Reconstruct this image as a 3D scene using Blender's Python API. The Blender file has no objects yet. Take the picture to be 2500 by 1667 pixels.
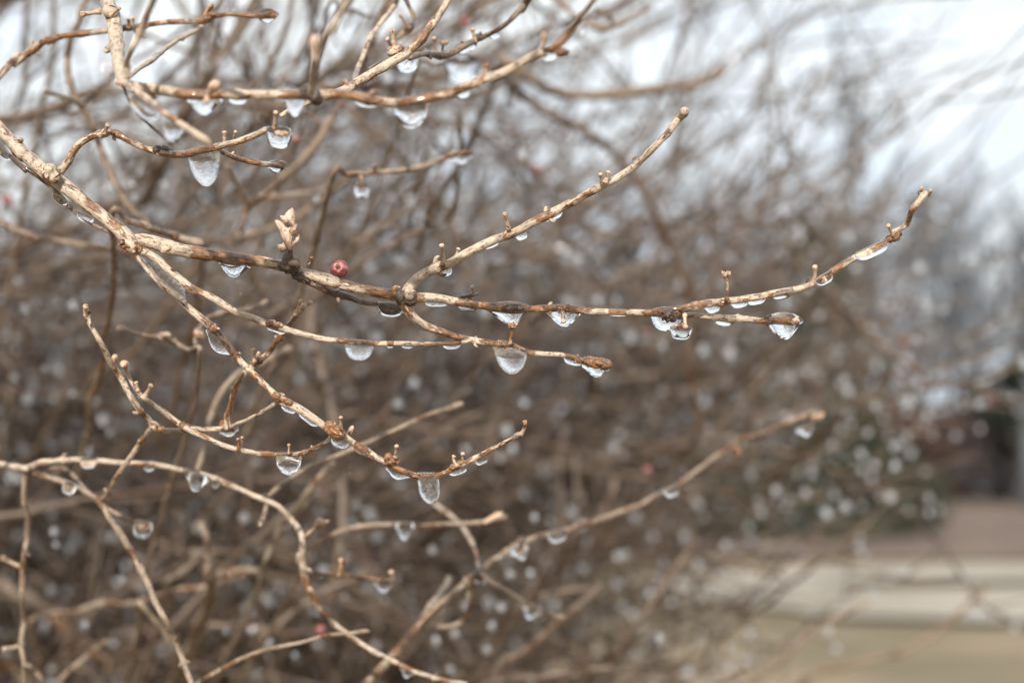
import bpy, math, random
import numpy as np
from mathutils import Vector

rng = np.random.default_rng(7)
random.seed(7)
sc = bpy.context.scene
COL = sc.collection

# ------------------------------------------------------------------ camera
CAM = np.array([0.0, 0.0, 1.40])
PITCH = math.radians(3.9)
FOC, SENS = 35.0, 22.2
KW = SENS / FOC
FOCUS = 0.35
cd = bpy.data.cameras.new('camera')
cam = bpy.data.objects.new('camera', cd)
COL.objects.link(cam)
cam.location = CAM
cam.rotation_euler = (math.radians(90) + PITCH, 0, 0)
cd.lens, cd.sensor_width, cd.sensor_fit = FOC, SENS, 'HORIZONTAL'
cd.clip_start, cd.clip_end = 0.01, 2000
cd.dof.use_dof = True
cd.dof.focus_distance = FOCUS
cd.dof.aperture_fstop = 7.2
sc.camera = cam

# ------------------------------------------------------------------ sky, sun, exposure
SUN_EL, SUN_AZ = math.radians(27), math.radians(188)      # azimuth from +Y, clockwise: behind the camera
w = bpy.data.worlds.new('World'); sc.world = w; w.use_nodes = True
nt = w.node_tree; nt.nodes.clear()
wo = nt.nodes.new('ShaderNodeOutputWorld'); bg = nt.nodes.new('ShaderNodeBackground')
sky = nt.nodes.new('ShaderNodeTexSky'); sky.sky_type = 'NISHITA'; sky.sun_disc = False
sky.sun_elevation, sky.sun_rotation = SUN_EL, SUN_AZ
sky.air_density, sky.dust_density, sky.ozone_density = 1.0, 4.0, 1.0
tc = nt.nodes.new('ShaderNodeTexCoord')
cn = nt.nodes.new('ShaderNodeTexNoise'); cn.inputs['Scale'].default_value = 2.2; cn.inputs['Detail'].default_value = 4
mapn = nt.nodes.new('ShaderNodeMapping'); mapn.inputs['Scale'].default_value = (1, 1, 2.5)
cr = nt.nodes.new('ShaderNodeMapRange'); cr.inputs[1].default_value = .3; cr.inputs[2].default_value = .7
cr.inputs[3].default_value = .80; cr.inputs[4].default_value = .97
mx = nt.nodes.new('ShaderNodeMix'); mx.data_type = 'RGBA'
cl = nt.nodes.new('ShaderNodeValToRGB')                    # overcast cloud layer in the sky's own units (x10)
cl.color_ramp.elements[0].position = .36; cl.color_ramp.elements[0].color = (.56, .66, .79, 1)
cl.color_ramp.elements[1].position = .60; cl.color_ramp.elements[1].color = (.93, .98, 1.0, 1)
cs = nt.nodes.new('ShaderNodeVectorMath'); cs.operation = 'SCALE'; cs.inputs['Scale'].default_value = 9.4
nt.links.new(cl.outputs[0], cs.inputs[0]); nt.links.new(cs.outputs[0], mx.inputs['B'])
nt.links.new(tc.outputs['Generated'], mapn.inputs[0]); nt.links.new(mapn.outputs[0], cn.inputs['Vector'])
nt.links.new(cn.outputs['Fac'], cl.inputs[0]); nt.links.new(cn.outputs['Fac'], cr.inputs[0]); nt.links.new(cr.outputs[0], mx.inputs['Factor'])
nt.links.new(sky.outputs[0], mx.inputs['A']); nt.links.new(mx.outputs['Result'], bg.inputs['Color'])
nt.links.new(bg.outputs[0], wo.inputs[0])
bg.inputs['Strength'].default_value = 0.10

sd = bpy.data.lights.new('sun', 'SUN'); sd.energy = 5.0; sd.angle = math.radians(0.9); sd.color = (1, .95, .88)  # frontal sun lamp standing in for the camera flash
sun = bpy.data.objects.new('sun', sd); COL.objects.link(sun)
sdir = Vector((math.sin(SUN_AZ) * math.cos(SUN_EL), math.cos(SUN_AZ) * math.cos(SUN_EL), math.sin(SUN_EL)))
sun.rotation_euler = sdir.to_track_quat('Z', 'Y').to_euler()
sun.location = (0, -3, 6)

sc.view_settings.view_transform = 'Standard'; sc.view_settings.look = 'None'
sc.view_settings.exposure = 0.48; sc.view_settings.gamma = 1; sc.view_settings.use_curve_mapping = False
sc.cycles.max_bounces = 8; sc.cycles.transmission_bounces = 7; sc.cycles.diffuse_bounces = 2
sc.cycles.glossy_bounces = 4; sc.cycles.caustics_reflective = False; sc.cycles.caustics_refractive = True
sc.cycles.sample_clamp_indirect = 6; sc.cycles.use_denoising = True; sc.cycles.adaptive_threshold = .02

# ------------------------------------------------------------------ photo -> world
PAN = {'A': (0, 0), 'B': (834, 0), 'C': (1668, 0), 'D': (0, 556), 'E': (834, 556), 'F': (1668, 556),
       'G': (0, 1112), 'H': (834, 1112), 'I': (1668, 1112)}
PS = 834 / 2352.0
def full(p, x, y):
    if p == 'W': return x * 2500 / 2352.0, y * 2500 / 2352.0
    if p == 'X': return x, y
    ox, oy = PAN[p]; return ox + x * PS, oy + y * PS
def pscale(p):
    return 2500 / 2352.0 if p == 'W' else 1.0 if p == 'X' else PS
FW = np.array([0, math.cos(PITCH), math.sin(PITCH)]); UPV = np.array([0, -math.sin(PITCH), math.cos(PITCH)])
RT = np.array([1.0, 0, 0])
def spread(d):                             # estimated depths, drawn further apart to match the measured blur
    return np.interp(d, [.25, .33, .368, .45, .55, .75, 1.0, 3.0], [.225, .326, .370, .49, .62, .80, 1.0, 3.0])
def at(p, x, y, d):
    fx, fy = full(p, x, y); d = spread(d)
    return CAM + d * (FW + RT * ((fx - 1250) / 2500 * KW) + UPV * ((833.5 - fy) / 2500 * KW))
def mpp(d): return spread(d) * KW / 2500          # metres per photo pixel at depth d

# ------------------------------------------------------------------ materials
def newmat(name):
    m = bpy.data.materials.new(name); m.use_nodes = True
    t = m.node_tree; b = t.nodes['Principled BSDF']
    return m, t, b
def N(t, kind, **kw):
    n = t.nodes.new(kind)
    for k, v in kw.items():
        if k in n.inputs: n.inputs[k].default_value = v
        else: setattr(n, k, v)
    return n
def ramp(t, stops):
    r = t.nodes.new('ShaderNodeValToRGB'); e = r.color_ramp.elements
    while len(e) < len(stops): e.new(.5)
    for q, (p, c) in zip(e, stops): q.position = p; q.color = (*c, 1) if len(c) == 3 else c
    return r
def mixc(t, f, a, b, blend='MIX'):
    m = t.nodes.new('ShaderNodeMix'); m.data_type = 'RGBA'; m.blend_type = blend
    for k, v in (('Factor', f), ('A', a), ('B', b)):
        if isinstance(v, bpy.types.NodeSocket): t.links.new(v, m.inputs[k])
        else: m.inputs[k].default_value = v if k == 'Factor' else (*v, 1)
    return m.outputs['Result']

def bark(name, dry1, dry2, wet1, wet2, fine=1.0, wetgain=1.0):
    m, t, b = newmat(name)
    co = N(t, 'ShaderNodeAttribute', attribute_name='tco'); wa = N(t, 'ShaderNodeAttribute', attribute_name='wet')
    mp = N(t, 'ShaderNodeMapping'); mp.inputs['Scale'].default_value = (1, 1, .2)
    mp2 = N(t, 'ShaderNodeMapping'); mp2.inputs['Scale'].default_value = (1, 1, .35)
    t.links.new(co.outputs['Vector'], mp.inputs[0]); t.links.new(co.outputs['Vector'], mp2.inputs[0])
    g = N(t, 'ShaderNodeTexNoise', Scale=2300 * fine, Detail=5.0, Roughness=.7); t.links.new(mp.outputs[0], g.inputs['Vector'])
    g2 = N(t, 'ShaderNodeTexNoise', Scale=620 * fine, Detail=5.0, Roughness=.65); t.links.new(mp2.outputs[0], g2.inputs['Vector'])
    g3 = N(t, 'ShaderNodeTexNoise', Scale=330 * fine, Detail=4.0, Roughness=.6); t.links.new(co.outputs['Vector'], g3.inputs['Vector'])
    r1 = ramp(t, [(.30, dry2), (.47, dry1), (.70, tuple(min(1, c * 1.35) for c in dry1))]); t.links.new(g.outputs['Fac'], r1.inputs[0])
    r2 = ramp(t, [(.38, wet2), (.55, wet1), (.75, tuple(c * 1.35 for c in wet1))]); t.links.new(g.outputs['Fac'], r2.inputs[0])
    # wet mask: streaky noise lifted by the attribute, so wet patches have ragged borders
    s = N(t, 'ShaderNodeMath', operation='MULTIPLY_ADD'); t.links.new(g2.outputs['Fac'], s.inputs[0]); s.inputs[1].default_value = 2.2
    t.links.new(wa.outputs['Fac'], s.inputs[2])
    mr = N(t, 'ShaderNodeMapRange'); t.links.new(s.outputs[0], mr.inputs[0]); mr.inputs[1].default_value = 1.36; mr.inputs[2].default_value = 1.46
    c = mixc(t, mr.outputs[0], r1.outputs[0], r2.outputs[0])
    # broad mottling: weathered grey and brown areas
    rm = ramp(t, [(.33, (.50, .45, .40)), (.47, (.97, .95, .94)), (.66, (1.0, .96, .88))]); t.links.new(g3.outputs['Fac'], rm.inputs[0])
    c = mixc(t, .75, c, rm.outputs[0], 'MULTIPLY')
    # dark specks, lenticels and lengthwise cracks
    sp = N(t, 'ShaderNodeTexNoise', Scale=1400 * fine, Detail=3.0); t.links.new(co.outputs['Vector'], sp.inputs['Vector'])
    rs = ramp(t, [(.33, (.22, .16, .12)), (.42, (1, 1, 1))]); t.links.new(sp.outputs['Fac'], rs.inputs[0])
    c = mixc(t, .85, c, rs.outputs[0], 'MULTIPLY')
    t.links.new(c, b.inputs['Base Color'])
    rr = N(t, 'ShaderNodeMapRange'); t.links.new(mr.outputs[0], rr.inputs[0]); rr.inputs[3].default_value = .58; rr.inputs[4].default_value = .2
    t.links.new(rr.outputs[0], b.inputs['Roughness'])
    cw = N(t, 'ShaderNodeMath', operation='MULTIPLY'); t.links.new(mr.outputs[0], cw.inputs[0]); cw.inputs[1].default_value = .8 * wetgain
    t.links.new(cw.outputs[0], b.inputs['Coat Weight']); b.inputs['Coat Roughness'].default_value = .05; b.inputs['Coat IOR'].default_value = 1.33
    hm = N(t, 'ShaderNodeMath', operation='ADD'); t.links.new(g.outputs['Fac'], hm.inputs[0]); t.links.new(sp.outputs['Fac'], hm.inputs[1])
    bp = N(t, 'ShaderNodeBump', Strength=.8, Distance=.00035); t.links.new(hm.outputs[0], bp.inputs['Height'])
    t.links.new(bp.outputs[0], b.inputs['Normal'])
    return m
BARK = bark('bark_tan', (.40, .32, .245), (.125, .085, .056), (.225, .10, .033), (.036, .016, .007))
BARK_SHADE = bark('bark_shade', (.24, .182, .13), (.075, .052, .035), (.165, .072, .023), (.028, .013, .006))  # tan bark darkened: flash falloff and cast shade put into the colour
BARK_DARK = bark('bark_dark', (.19, .135, .09), (.05, .034, .022), (.10, .046, .017), (.014, .009, .005))
BARK_FAR = bark('bark_shrub', (.108, .076, .052), (.020, .014, .010), (.085, .040, .018), (.009, .006, .004), fine=.4)  # shrub bark darkened to stand in for flash light fading with distance
BUD = bark('bud_scale', (.46, .33, .235), (.16, .09, .05), (.26, .115, .04), (.05, .022, .009))
KNOT = bark('node_bark', (.085, .055, .034), (.014, .009, .006), (.06, .028, .012), (.008, .005, .003))

def ice(name, frost=0.0, rough=0.0, bump=.0, scale=900.0):
    m, t, b = newmat(name)
    b.inputs['Base Color'].default_value = (1, 1, 1, 1); b.inputs['Transmission Weight'].default_value = 1
    b.inputs['IOR'].default_value = 1.31; b.inputs['Roughness'].default_value = rough
    if bump:
        tc = N(t, 'ShaderNodeTexCoord')
        n = N(t, 'ShaderNodeTexNoise', Scale=scale, Detail=3.0); t.links.new(tc.outputs['Object'], n.inputs['Vector'])
        bp = N(t, 'ShaderNodeBump', Strength=bump, Distance=.0004); t.links.new(n.outputs['Fac'], bp.inputs['Height'])
        t.links.new(bp.outputs[0], b.inputs['Normal'])
    if frost:
        tc = N(t, 'ShaderNodeTexCoord')
        n2 = N(t, 'ShaderNodeTexNoise', Scale=scale * 1.4, Detail=5.0, Roughness=.75); t.links.new(tc.outputs['Object'], n2.inputs['Vector'])
        mr = N(t, 'ShaderNodeMapRange'); mr.inputs[1].default_value = .52; mr.inputs[2].default_value = .74
        mr.inputs[4].default_value = frost; t.links.new(n2.outputs['Fac'], mr.inputs[0])
        df = N(t, 'ShaderNodeBsdfTranslucent'); df.inputs[0].default_value = (.98, .98, .99, 1)
        d2 = N(t, 'ShaderNodeBsdfDiffuse'); d2.inputs[0].default_value = (.96, .97, .98, 1)
        ms0 = t.nodes.new('ShaderNodeMixShader'); ms0.inputs[0].default_value = .5
        t.links.new(df.outputs[0], ms0.inputs[1]); t.links.new(d2.outputs[0], ms0.inputs[2])
        ms = t.nodes.new('ShaderNodeMixShader'); t.links.new(mr.outputs[0], ms.inputs[0])
        t.links.new(b.outputs[0], ms.inputs[1]); t.links.new(ms0.outputs[0], ms.inputs[2])
        t.links.new(ms.outputs[0], t.nodes['Material Output'].inputs['Surface'])
    return m
ICE = ice('clear_ice', bump=.05, scale=500, rough=.03)
ICE_FROST = ice('bubbly_ice', frost=.5, bump=.5, scale=1500, rough=.04)
ICE_FAR = ice('drop_ice', rough=.04)                                   # slightly cloudy frozen beads
_t = ICE_FAR.node_tree; _d = N(_t, 'ShaderNodeBsdfDiffuse'); _d.inputs[0].default_value = (.86, .88, .92, 1); _tr = N(_t, 'ShaderNodeBsdfTranslucent'); _tr.inputs[0].default_value = (.86, .88, .92, 1)
_m = _t.nodes.new('ShaderNodeMixShader'); _m.inputs[0].default_value = .5; _t.links.new(_d.outputs[0], _m.inputs[1]); _t.links.new(_tr.outputs[0], _m.inputs[2])
_m2 = _t.nodes.new('ShaderNodeMixShader'); _m2.inputs[0].default_value = .30; _t.links.new(_t.nodes['Principled BSDF'].outputs[0], _m2.inputs[1]); _t.links.new(_m.outputs[0], _m2.inputs[2])
_t.links.new(_m2.outputs[0], _t.nodes['Material Output'].inputs['Surface'])

# ------------------------------------------------------------------ mesh helpers
def catmull(P, n_per):
    """P (k,m) control values -> dense samples; n_per samples per segment (list)."""
    P = np.asarray(P, float)
    Q = np.vstack([2 * P[0] - P[1], P, 2 * P[-1] - P[-2]])
    out = []
    for i in range(1, len(Q) - 2):
        t = np.linspace(0, 1, n_per[i - 1], endpoint=False)[:, None]
        a, b, c, d = Q[i - 1], Q[i], Q[i + 1], Q[i + 2]
        out.append(.5 * (2 * b + (c - a) * t + (2 * a - 5 * b + 4 * c - d) * t ** 2 + (3 * b - a - 3 * c + d) * t ** 3))
    out.append(P[-1:])
    return np.vstack(out)
def snoise(n, step, r=rng):
    k = max(3, int(n / max(step, 1)) + 3)
    v = r.normal(size=k); x = np.linspace(0, k - 1.001, n)
    i = x.astype(int); f = x - i; f = f * f * (3 - 2 * f)
    return v[i] * (1 - f) + v[np.minimum(i + 1, k - 1)] * f
def frames(P):
    T = np.gradient(P, axis=0); T /= np.linalg.norm(T, axis=1, keepdims=True) + 1e-12
    ref = np.array([0, 0, 1.0]) if abs(T[0, 2]) < .9 else np.array([1.0, 0, 0])
    U = np.zeros_like(P); V = np.zeros_like(P)
    u = ref - T[0] * (ref @ T[0]); u /= np.linalg.norm(u)
    for i in range(len(P)):
        u = u - T[i] * (u @ T[i]); u /= np.linalg.norm(u) + 1e-12
        U[i] = u; V[i] = np.cross(T[i], u)
    return T, U, V
def tube(P, R, sides, wet=None, rough=0.0, seed=None):
    """returns verts, faces(list of arrays quads, tris), tco, wet"""
    n = len(P); T, U, V = frames(P)
    a = np.linspace(0, 2 * np.pi, sides, endpoint=False)
    ca, sa = np.cos(a), np.sin(a)
    RR = np.repeat(R[:, None], sides, 1)
    if rough:
        for j in range(sides):
            pass
        nz = np.stack([snoise(n, 5) for _ in range(sides)], 1)
        nz = .5 * nz + .25 * np.roll(nz, 1, 1) + .25 * np.roll(nz, -1, 1)
        RR = RR * (1 + rough * nz)
    ring = P[:, None, :] + RR[:, :, None] * (ca[None, :, None] * U[:, None, :] + sa[None, :, None] * V[:, None, :])
    s = np.concatenate([[0], np.cumsum(np.linalg.norm(np.diff(P, axis=0), axis=1))])
    off = rng.uniform(0, 3, 3)
    tco = np.stack([RR * ca, RR * sa, np.repeat(s[:, None], sides, 1)], 2) + off
    verts = np.vstack([ring.reshape(-1, 3), P[:1] - T[:1] * R[0] * .35, P[-1:] + T[-1:] * R[-1] * .35])
    tco = np.vstack([tco.reshape(-1, 3), [[off[0], off[1], off[2]]], [[off[0], off[1], off[2] + s[-1]]]])
    wv = np.zeros(n) if wet is None else wet
    wv = np.concatenate([np.repeat(wv, sides), wv[:1], wv[-1:]])
    i = np.arange(n - 1)[:, None] * sides; j = np.arange(sides)[None, :]; k = (j + 1) % sides
    quads = np.stack([i + j, i + k, i + k + sides, i + j + sides], 2).reshape(-1, 4)
    b0, b1 = n * sides, n * sides + 1; L = (n - 1) * sides; jj = np.arange(sides); kk = (jj + 1) % sides
    tris = np.vstack([np.stack([np.full(sides, b0), kk, jj], 1), np.stack([np.full(sides, b1), L + jj, L + kk], 1)])
    return verts, quads, tris, tco, wv
def batch(raws):
    """many thin tubes at once: raws = [(P, R, sides, wet)], grouped by ring count"""
    groups = {}
    for r in raws: groups.setdefault((len(r[0]), r[2]), []).append(r)
    out = []
    for (n, sides), g in groups.items():
        P = np.stack([r[0] for r in g]); R = np.stack([r[1] for r in g]); W = np.stack([r[3] for r in g]); m = len(g)
        T = np.gradient(P, axis=1); T /= np.linalg.norm(T, axis=2, keepdims=True) + 1e-12
        d = P[:, -1] - P[:, 0]; ref = np.where(np.abs(d[:, 2:3]) > .75 * np.linalg.norm(d, axis=1, keepdims=True), [[1.0, 0, 0]], [[0, 0, 1.0]])[:, None]
        U = np.cross(T, ref); U /= np.linalg.norm(U, axis=2, keepdims=True) + 1e-9; V = np.cross(T, U)
        a = np.linspace(0, 2 * np.pi, sides, endpoint=False); ca, sa = np.cos(a), np.sin(a)
        ring = P[:, :, None] + R[:, :, None, None] * (ca[None, None, :, None] * U[:, :, None] + sa[None, None, :, None] * V[:, :, None])
        s = np.concatenate([np.zeros((m, 1)), np.cumsum(np.linalg.norm(np.diff(P, axis=1), axis=2), axis=1)], 1)
        o = rng.uniform(0, 3, (m, 1, 1, 3))
        tc_ = np.stack([R[:, :, None] * ca, R[:, :, None] * sa, np.repeat(s[:, :, None], sides, 2)], 3) + o
        cap0, cap1 = P[:, :1] - T[:, :1] * R[:, :1, None] * .3, P[:, -1:] + T[:, -1:] * R[:, -1:, None] * .6
        per = n * sides + 2
        vv = np.concatenate([ring.reshape(m, -1, 3), cap0, cap1], 1).reshape(-1, 3)
        tt = np.concatenate([tc_.reshape(m, -1, 3), tc_[:, :1, 0], tc_[:, -1:, 0]], 1).reshape(-1, 3)
        ww = np.concatenate([np.repeat(W, sides, 1), W[:, :1], W[:, -1:]], 1).ravel()
        i = np.arange(n - 1)[:, None] * sides; j = np.arange(sides)[None]; k = (j + 1) % sides
        q = np.stack([i + j, i + k, i + k + sides, i + j + sides], 2).reshape(-1, 4); jj = np.arange(sides); kk = (jj + 1) % sides; L = (n - 1) * sides
        t = np.vstack([np.stack([np.full(sides, n * sides), kk, jj], 1), np.stack([np.full(sides, n * sides + 1), L + jj, L + kk], 1)])
        off = (np.arange(m) * per)[:, None, None]
        out.append((vv, (q[None] + off).reshape(-1, 4), (t[None] + off).reshape(-1, 3), tt, ww))
    return out
def mesh_from(name, parts, mat, origin=None, smooth=True):
    vs, ls, st, tt, ww = [], [], [], [], []; off = 0; lo = 0
    for v, q, t, tc_, w_ in parts:
        vs.append(v); tt.append(tc_); ww.append(w_)
        if len(q): ls.append((q + off).ravel()); st.append(lo + np.arange(len(q)) * 4); lo += len(q) * 4
        if len(t): ls.append((t + off).ravel()); st.append(lo + np.arange(len(t)) * 3); lo += len(t) * 3
        off += len(v)
    v = np.vstack(vs).astype(np.float32)
    if origin is not None: v = v - np.asarray(origin, np.float32)
    l = np.concatenate(ls).astype(np.int32); s = np.concatenate(st).astype(np.int32)
    me = bpy.data.meshes.new(name)
    me.vertices.add(len(v)); me.vertices.foreach_set('co', v.ravel())
    me.loops.add(len(l)); me.loops.foreach_set('vertex_index', l)
    me.polygons.add(len(s)); me.polygons.foreach_set('loop_start', s)
    me.update(calc_edges=True); me.validate()
    if smooth: me.polygons.foreach_set('use_smooth', np.ones(len(me.polygons), bool))
    a = me.attributes.new('tco', 'FLOAT_VECTOR', 'POINT'); a.data.foreach_set('vector', np.vstack(tt).astype(np.float32).ravel())
    a = me.attributes.new('wet', 'FLOAT', 'POINT'); a.data.foreach_set('value', np.concatenate(ww).astype(np.float32))
    me.materials.append(mat)
    return me
def link(name, me, parent=None, loc=None):
    o = bpy.data.objects.new(name, me); COL.objects.link(o)
    if parent is not None: o.parent = parent
    if loc is not None: o.location = loc
    return o
def tag(o, label=None, cat=None, group=None, kind=None):
    if label: o['label'] = label
    if cat: o['category'] = cat
    if group: o['group'] = group
    if kind: o['kind'] = kind
    return o
CUR = None; ORG = None; TW = []
def on_twig(q):
    best = min(((np.linalg.norm(P - q, axis=1).min(), o) for o, P in TW), key=lambda k: k[0], default=(9, None))
    return best[1] if best[0] < .012 else CUR
def begin(name, label, cat, loc, group=None):
    global CUR, ORG
    TW.clear()
    CUR = bpy.data.objects.new(name, None); CUR.empty_display_size = .01
    COL.objects.link(CUR); CUR.location = loc; ORG = np.asarray(loc, float)
    return tag(CUR, label, cat, group)

# wet spots: where ice sits, the bark beneath is soaked (filled from the drop list before twigs are meshed)
WETS = []
def wet_at(P, base):
    w_ = base.copy()
    for c, r in WETS:
        d = np.linalg.norm(P - c, axis=1)
        w_ = np.maximum(w_, np.clip(1.35 - d / r * .75, 0, .75))
    return w_

def interp_list(vals, n_ctrl, s):
    if np.isscalar(vals): return np.full(len(s), float(vals))
    return np.interp(s, np.linspace(0, 1, len(vals)), vals)
TWIG_RINGS = 0
def twig(part, p, pts, w, d, mat=None, ext0=0, ext1=0, wet=.12, knots=1.0, sides=12, anchor=False, parent=None, wob=1.0, tip=.18):
    """a traced twig: photo points in panel p, widths w (panel px) and depths d (m) spread along it"""
    global TWIG_RINGS
    pts = [tuple(q) for q in pts]
    fp = np.array([full(p, x, y) for x, y in pts]); sl = np.concatenate([[0], np.cumsum(np.linalg.norm(np.diff(fp, axis=0), axis=1))])
    s = sl / sl[-1]
    D = interp_list(d, 0, s); Wd = interp_list(w, 0, s) * pscale(p)
    Wd = Wd * np.interp(np.abs(D - FOCUS), [.008, .03, .06], [.90, .80, .70])     # traced widths include the blur
    D = D + (snoise(len(D), 2) * np.where(np.abs(D - FOCUS) < .004, .0008, .0022) * (D / .35) if len(D) > 3 else 0)
    P = np.array([at('X', x, y, q) for (x, y), q in zip(fp, D)]); R = Wd * .5 * np.array([mpp(q) for q in D])
    if ext0:
        v = P[0] - P[1]; v /= np.linalg.norm(v); P = np.vstack([P[0] + v * ext0 + np.array([0, ext0 * .25, 0]), P]); R = np.concatenate([[R[0] * 1.1], R])
    if anchor:
        P = np.vstack([P[0] + np.array([-.05, .16, -.07]), P[0] + np.array([-.012, .05, -.018]), P]); R = np.concatenate([[R[0] * 1.3, R[0] * 1.1], R])
    if ext1:
        v = P[-1] - P[-2]; v /= np.linalg.norm(v); P = np.vstack([P, P[-1] + v * ext1]); R = np.concatenate([R, [R[-1] * .8]])
    seg = np.linalg.norm(np.diff(P, axis=0), axis=1); step = max(.0004, R.mean() * .42)
    C = catmull(np.hstack([P, R[:, None]]), np.maximum(2, (seg / step).astype(int)))
    P, R = C[:, :3], np.maximum(C[:, 3], R.min() * .6)
    n = len(P); TWIG_RINGS += n
    R = R * (1 + .035 * snoise(n, 6) + .03 * snoise(n, 22))
    kn = max(3, n // 34); kx = np.linspace(0, n - 1, kn)
    for k in range(3): P[:, k] += snoise(n, 14) * R * .10 * wob + np.interp(np.arange(n), kx, rng.normal(size=kn)) * R * .42 * wob * np.clip(np.minimum(np.arange(n), np.arange(n)[::-1]) / 20, 0, 1)
    extra = []
    if not ext1 and tip:
        k = np.arange(n)[::-1]; R = R * (1 + tip * np.exp(-((k - 5) / 3.0) ** 2)) * np.clip(.45 + k / 3.0, 0, 1)
    base = np.clip(.22 * snoise(n, 26) + wet, -.3, .5)
    if knots:
        ln = np.arange(n); pos = rng.uniform(15, 45)
        while pos < n:
            b = np.exp(-((ln - pos) / rng.uniform(1.4, 3.4)) ** 2); R = R * (1 + b * rng.uniform(.10, .34) * knots)
            if rng.random() < .65: base += np.exp(-((ln - pos - rng.uniform(-2, 4)) / rng.uniform(4, 11)) ** 2) * rng.uniform(.2, .6)
            if sides >= 12 and rng.random() < .6 and 4 < pos < n - 4:      # a pair of old bud scales at the joint
                i0 = int(pos); tv = P[i0 + 1] - P[i0 - 1]; tv /= np.linalg.norm(tv) + 1e-12; sv = np.cross(tv, FW); sv /= np.linalg.norm(sv) + 1e-12; q = rng.uniform(-.8, .8)
                for sg in (1, -1):
                    if rng.random() < .3: continue
                    dv = (sv * math.cos(q) - FW * math.sin(q)) * sg; r_ = R[i0]; L_ = r_ * rng.uniform(.5, 1.3)
                    extra.append(solid('b', [P[i0] + dv * r_ * .6, P[i0] + dv * (r_ + L_ * .5) + tv * L_ * .5, P[i0] + dv * (r_ + L_ * .6) + tv * L_ * 1.1], [r_ * .5, r_ * .42, r_ * .12], BUD, 7, rng.uniform(0, .5), .08, 6))
            pos += rng.uniform(35, 95)
    base[-7:] -= .3
    wv = wet_at(P, base)
    par = parent or CUR
    o = link(part, mesh_from(part, [tube(P, R, sides, wv, rough=.05)] + extra, mat or BARK, ORG), CUR if parent is None else parent)
    TW.append((o, P))
    return o
def solid(part, P, R, mat, sides=10, wet=.2, rough=.05, n=18):
    """a short lathed piece along P (k,3) with radii R (k)"""
    C = catmull(np.hstack([np.asarray(P, float), np.asarray(R, float)[:, None]]), [max(2, n // (len(P) - 1))] * (len(P) - 1))
    Q, r = C[:, :3], np.maximum(C[:, 3], 1e-5)
    return tube(Q, r, sides, np.full(len(Q), wet), rough=rough)
def stub(p, a, b, wd, d, tip='cut', bend=0.0, mat=None, name='stub'):
    """leaf or flower stalk left on the twig: a thin shaft with a flared end"""
    A = at(p, *a, d); B = at(p, *b, d - .0015 + rng.uniform(-.001, .001)); r = wd * .5 * pscale(p) * mpp(d)
    L = np.linalg.norm(B - A); sd = RT * bend * L
    prof = {'cut': (1.25, .8, .72, .8, 1.15, .95), 'cup': (.8, .55, .5, .7, 1.6, 1.9), 'bud': (.8, .9, 1.2, 1.25, .8, .25)}[tip]
    ts = (0, .25, .5, .75, .93, 1.0)
    P = [A + (B - A) * t + sd * math.sin(t * 3.1) * .5 for t in ts]
    parts = [solid(name, P, [r * q for q in prof], mat or BUD, 9, rng.uniform(-.1, .35))]
    if tip == 'cup':
        u = (B - A) / L
        for k in range(5):
            q = k * 1.257 + rng.uniform(-.3, .3); side = (RT * math.cos(q) + FW * math.sin(q)) * r * 1.5
            parts.append(solid(name, [B + side * .6 - u * r, B + side + u * r * .4, B + side * 1.25 + u * r * rng.uniform(.9, 1.6)], [r * .7, r * .5, r * .15], BUD, 6, .1, n=6))
    return link(name, mesh_from(name, parts, mat or BUD, ORG), on_twig(A))
def lump(p, c, rx, ry, d, mat=None, name='node', flaps=3, wet=.4, ang=0.0):
    """a knobbly node: the swollen twig and the overlapping old bud scales and scars round it"""
    s = pscale(p) * mpp(d); C0 = at(p, *c, d); ax = RT * math.cos(ang) - UPV * math.sin(ang); up = RT * math.sin(ang) + UPV * math.cos(ang)
    rx *= s * 1.1; ry *= s * .88; mat = mat or KNOT
    k = rng.uniform(.72, 1.0, 6); o = [up * ry * rng.uniform(-.18, .18) + FW * ry * rng.uniform(-.1, .1) for _ in range(6)]
    ts = (-1, -.62, -.2, .2, .6, 1)
    parts = [solid(name, [C0 + ax * rx * t + q * (abs(t) < 1) for t, q in zip(ts, o)], [ry * .5, ry * k[1], ry * k[2], ry * k[3], ry * k[4] * .9, ry * .48], mat, 13, wet, .15, 26)]
    for _ in range(flaps + 2):
        q = rng.uniform(0, 6.28); t = rng.uniform(-.75, .6); rad = up * math.sin(q) - FW * abs(math.cos(q))
        B = C0 + ax * rx * t + rad * ry * .62; tip = B + rad * ry * rng.uniform(.15, .6) + ax * rx * rng.uniform(-.15, .5)
        w0 = ry * rng.uniform(.25, .5)
        parts.append(solid(name, [B - ax * rx * .3 - rad * ry * .2, B, B + (tip - B) * .6, tip], [w0 * .6, w0, w0 * .7, w0 * .18], mat, 7, wet + rng.uniform(-.3, .2), .14, 9))
    return link(name, mesh_from(name, parts, mat, ORG), on_twig(C0))

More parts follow.
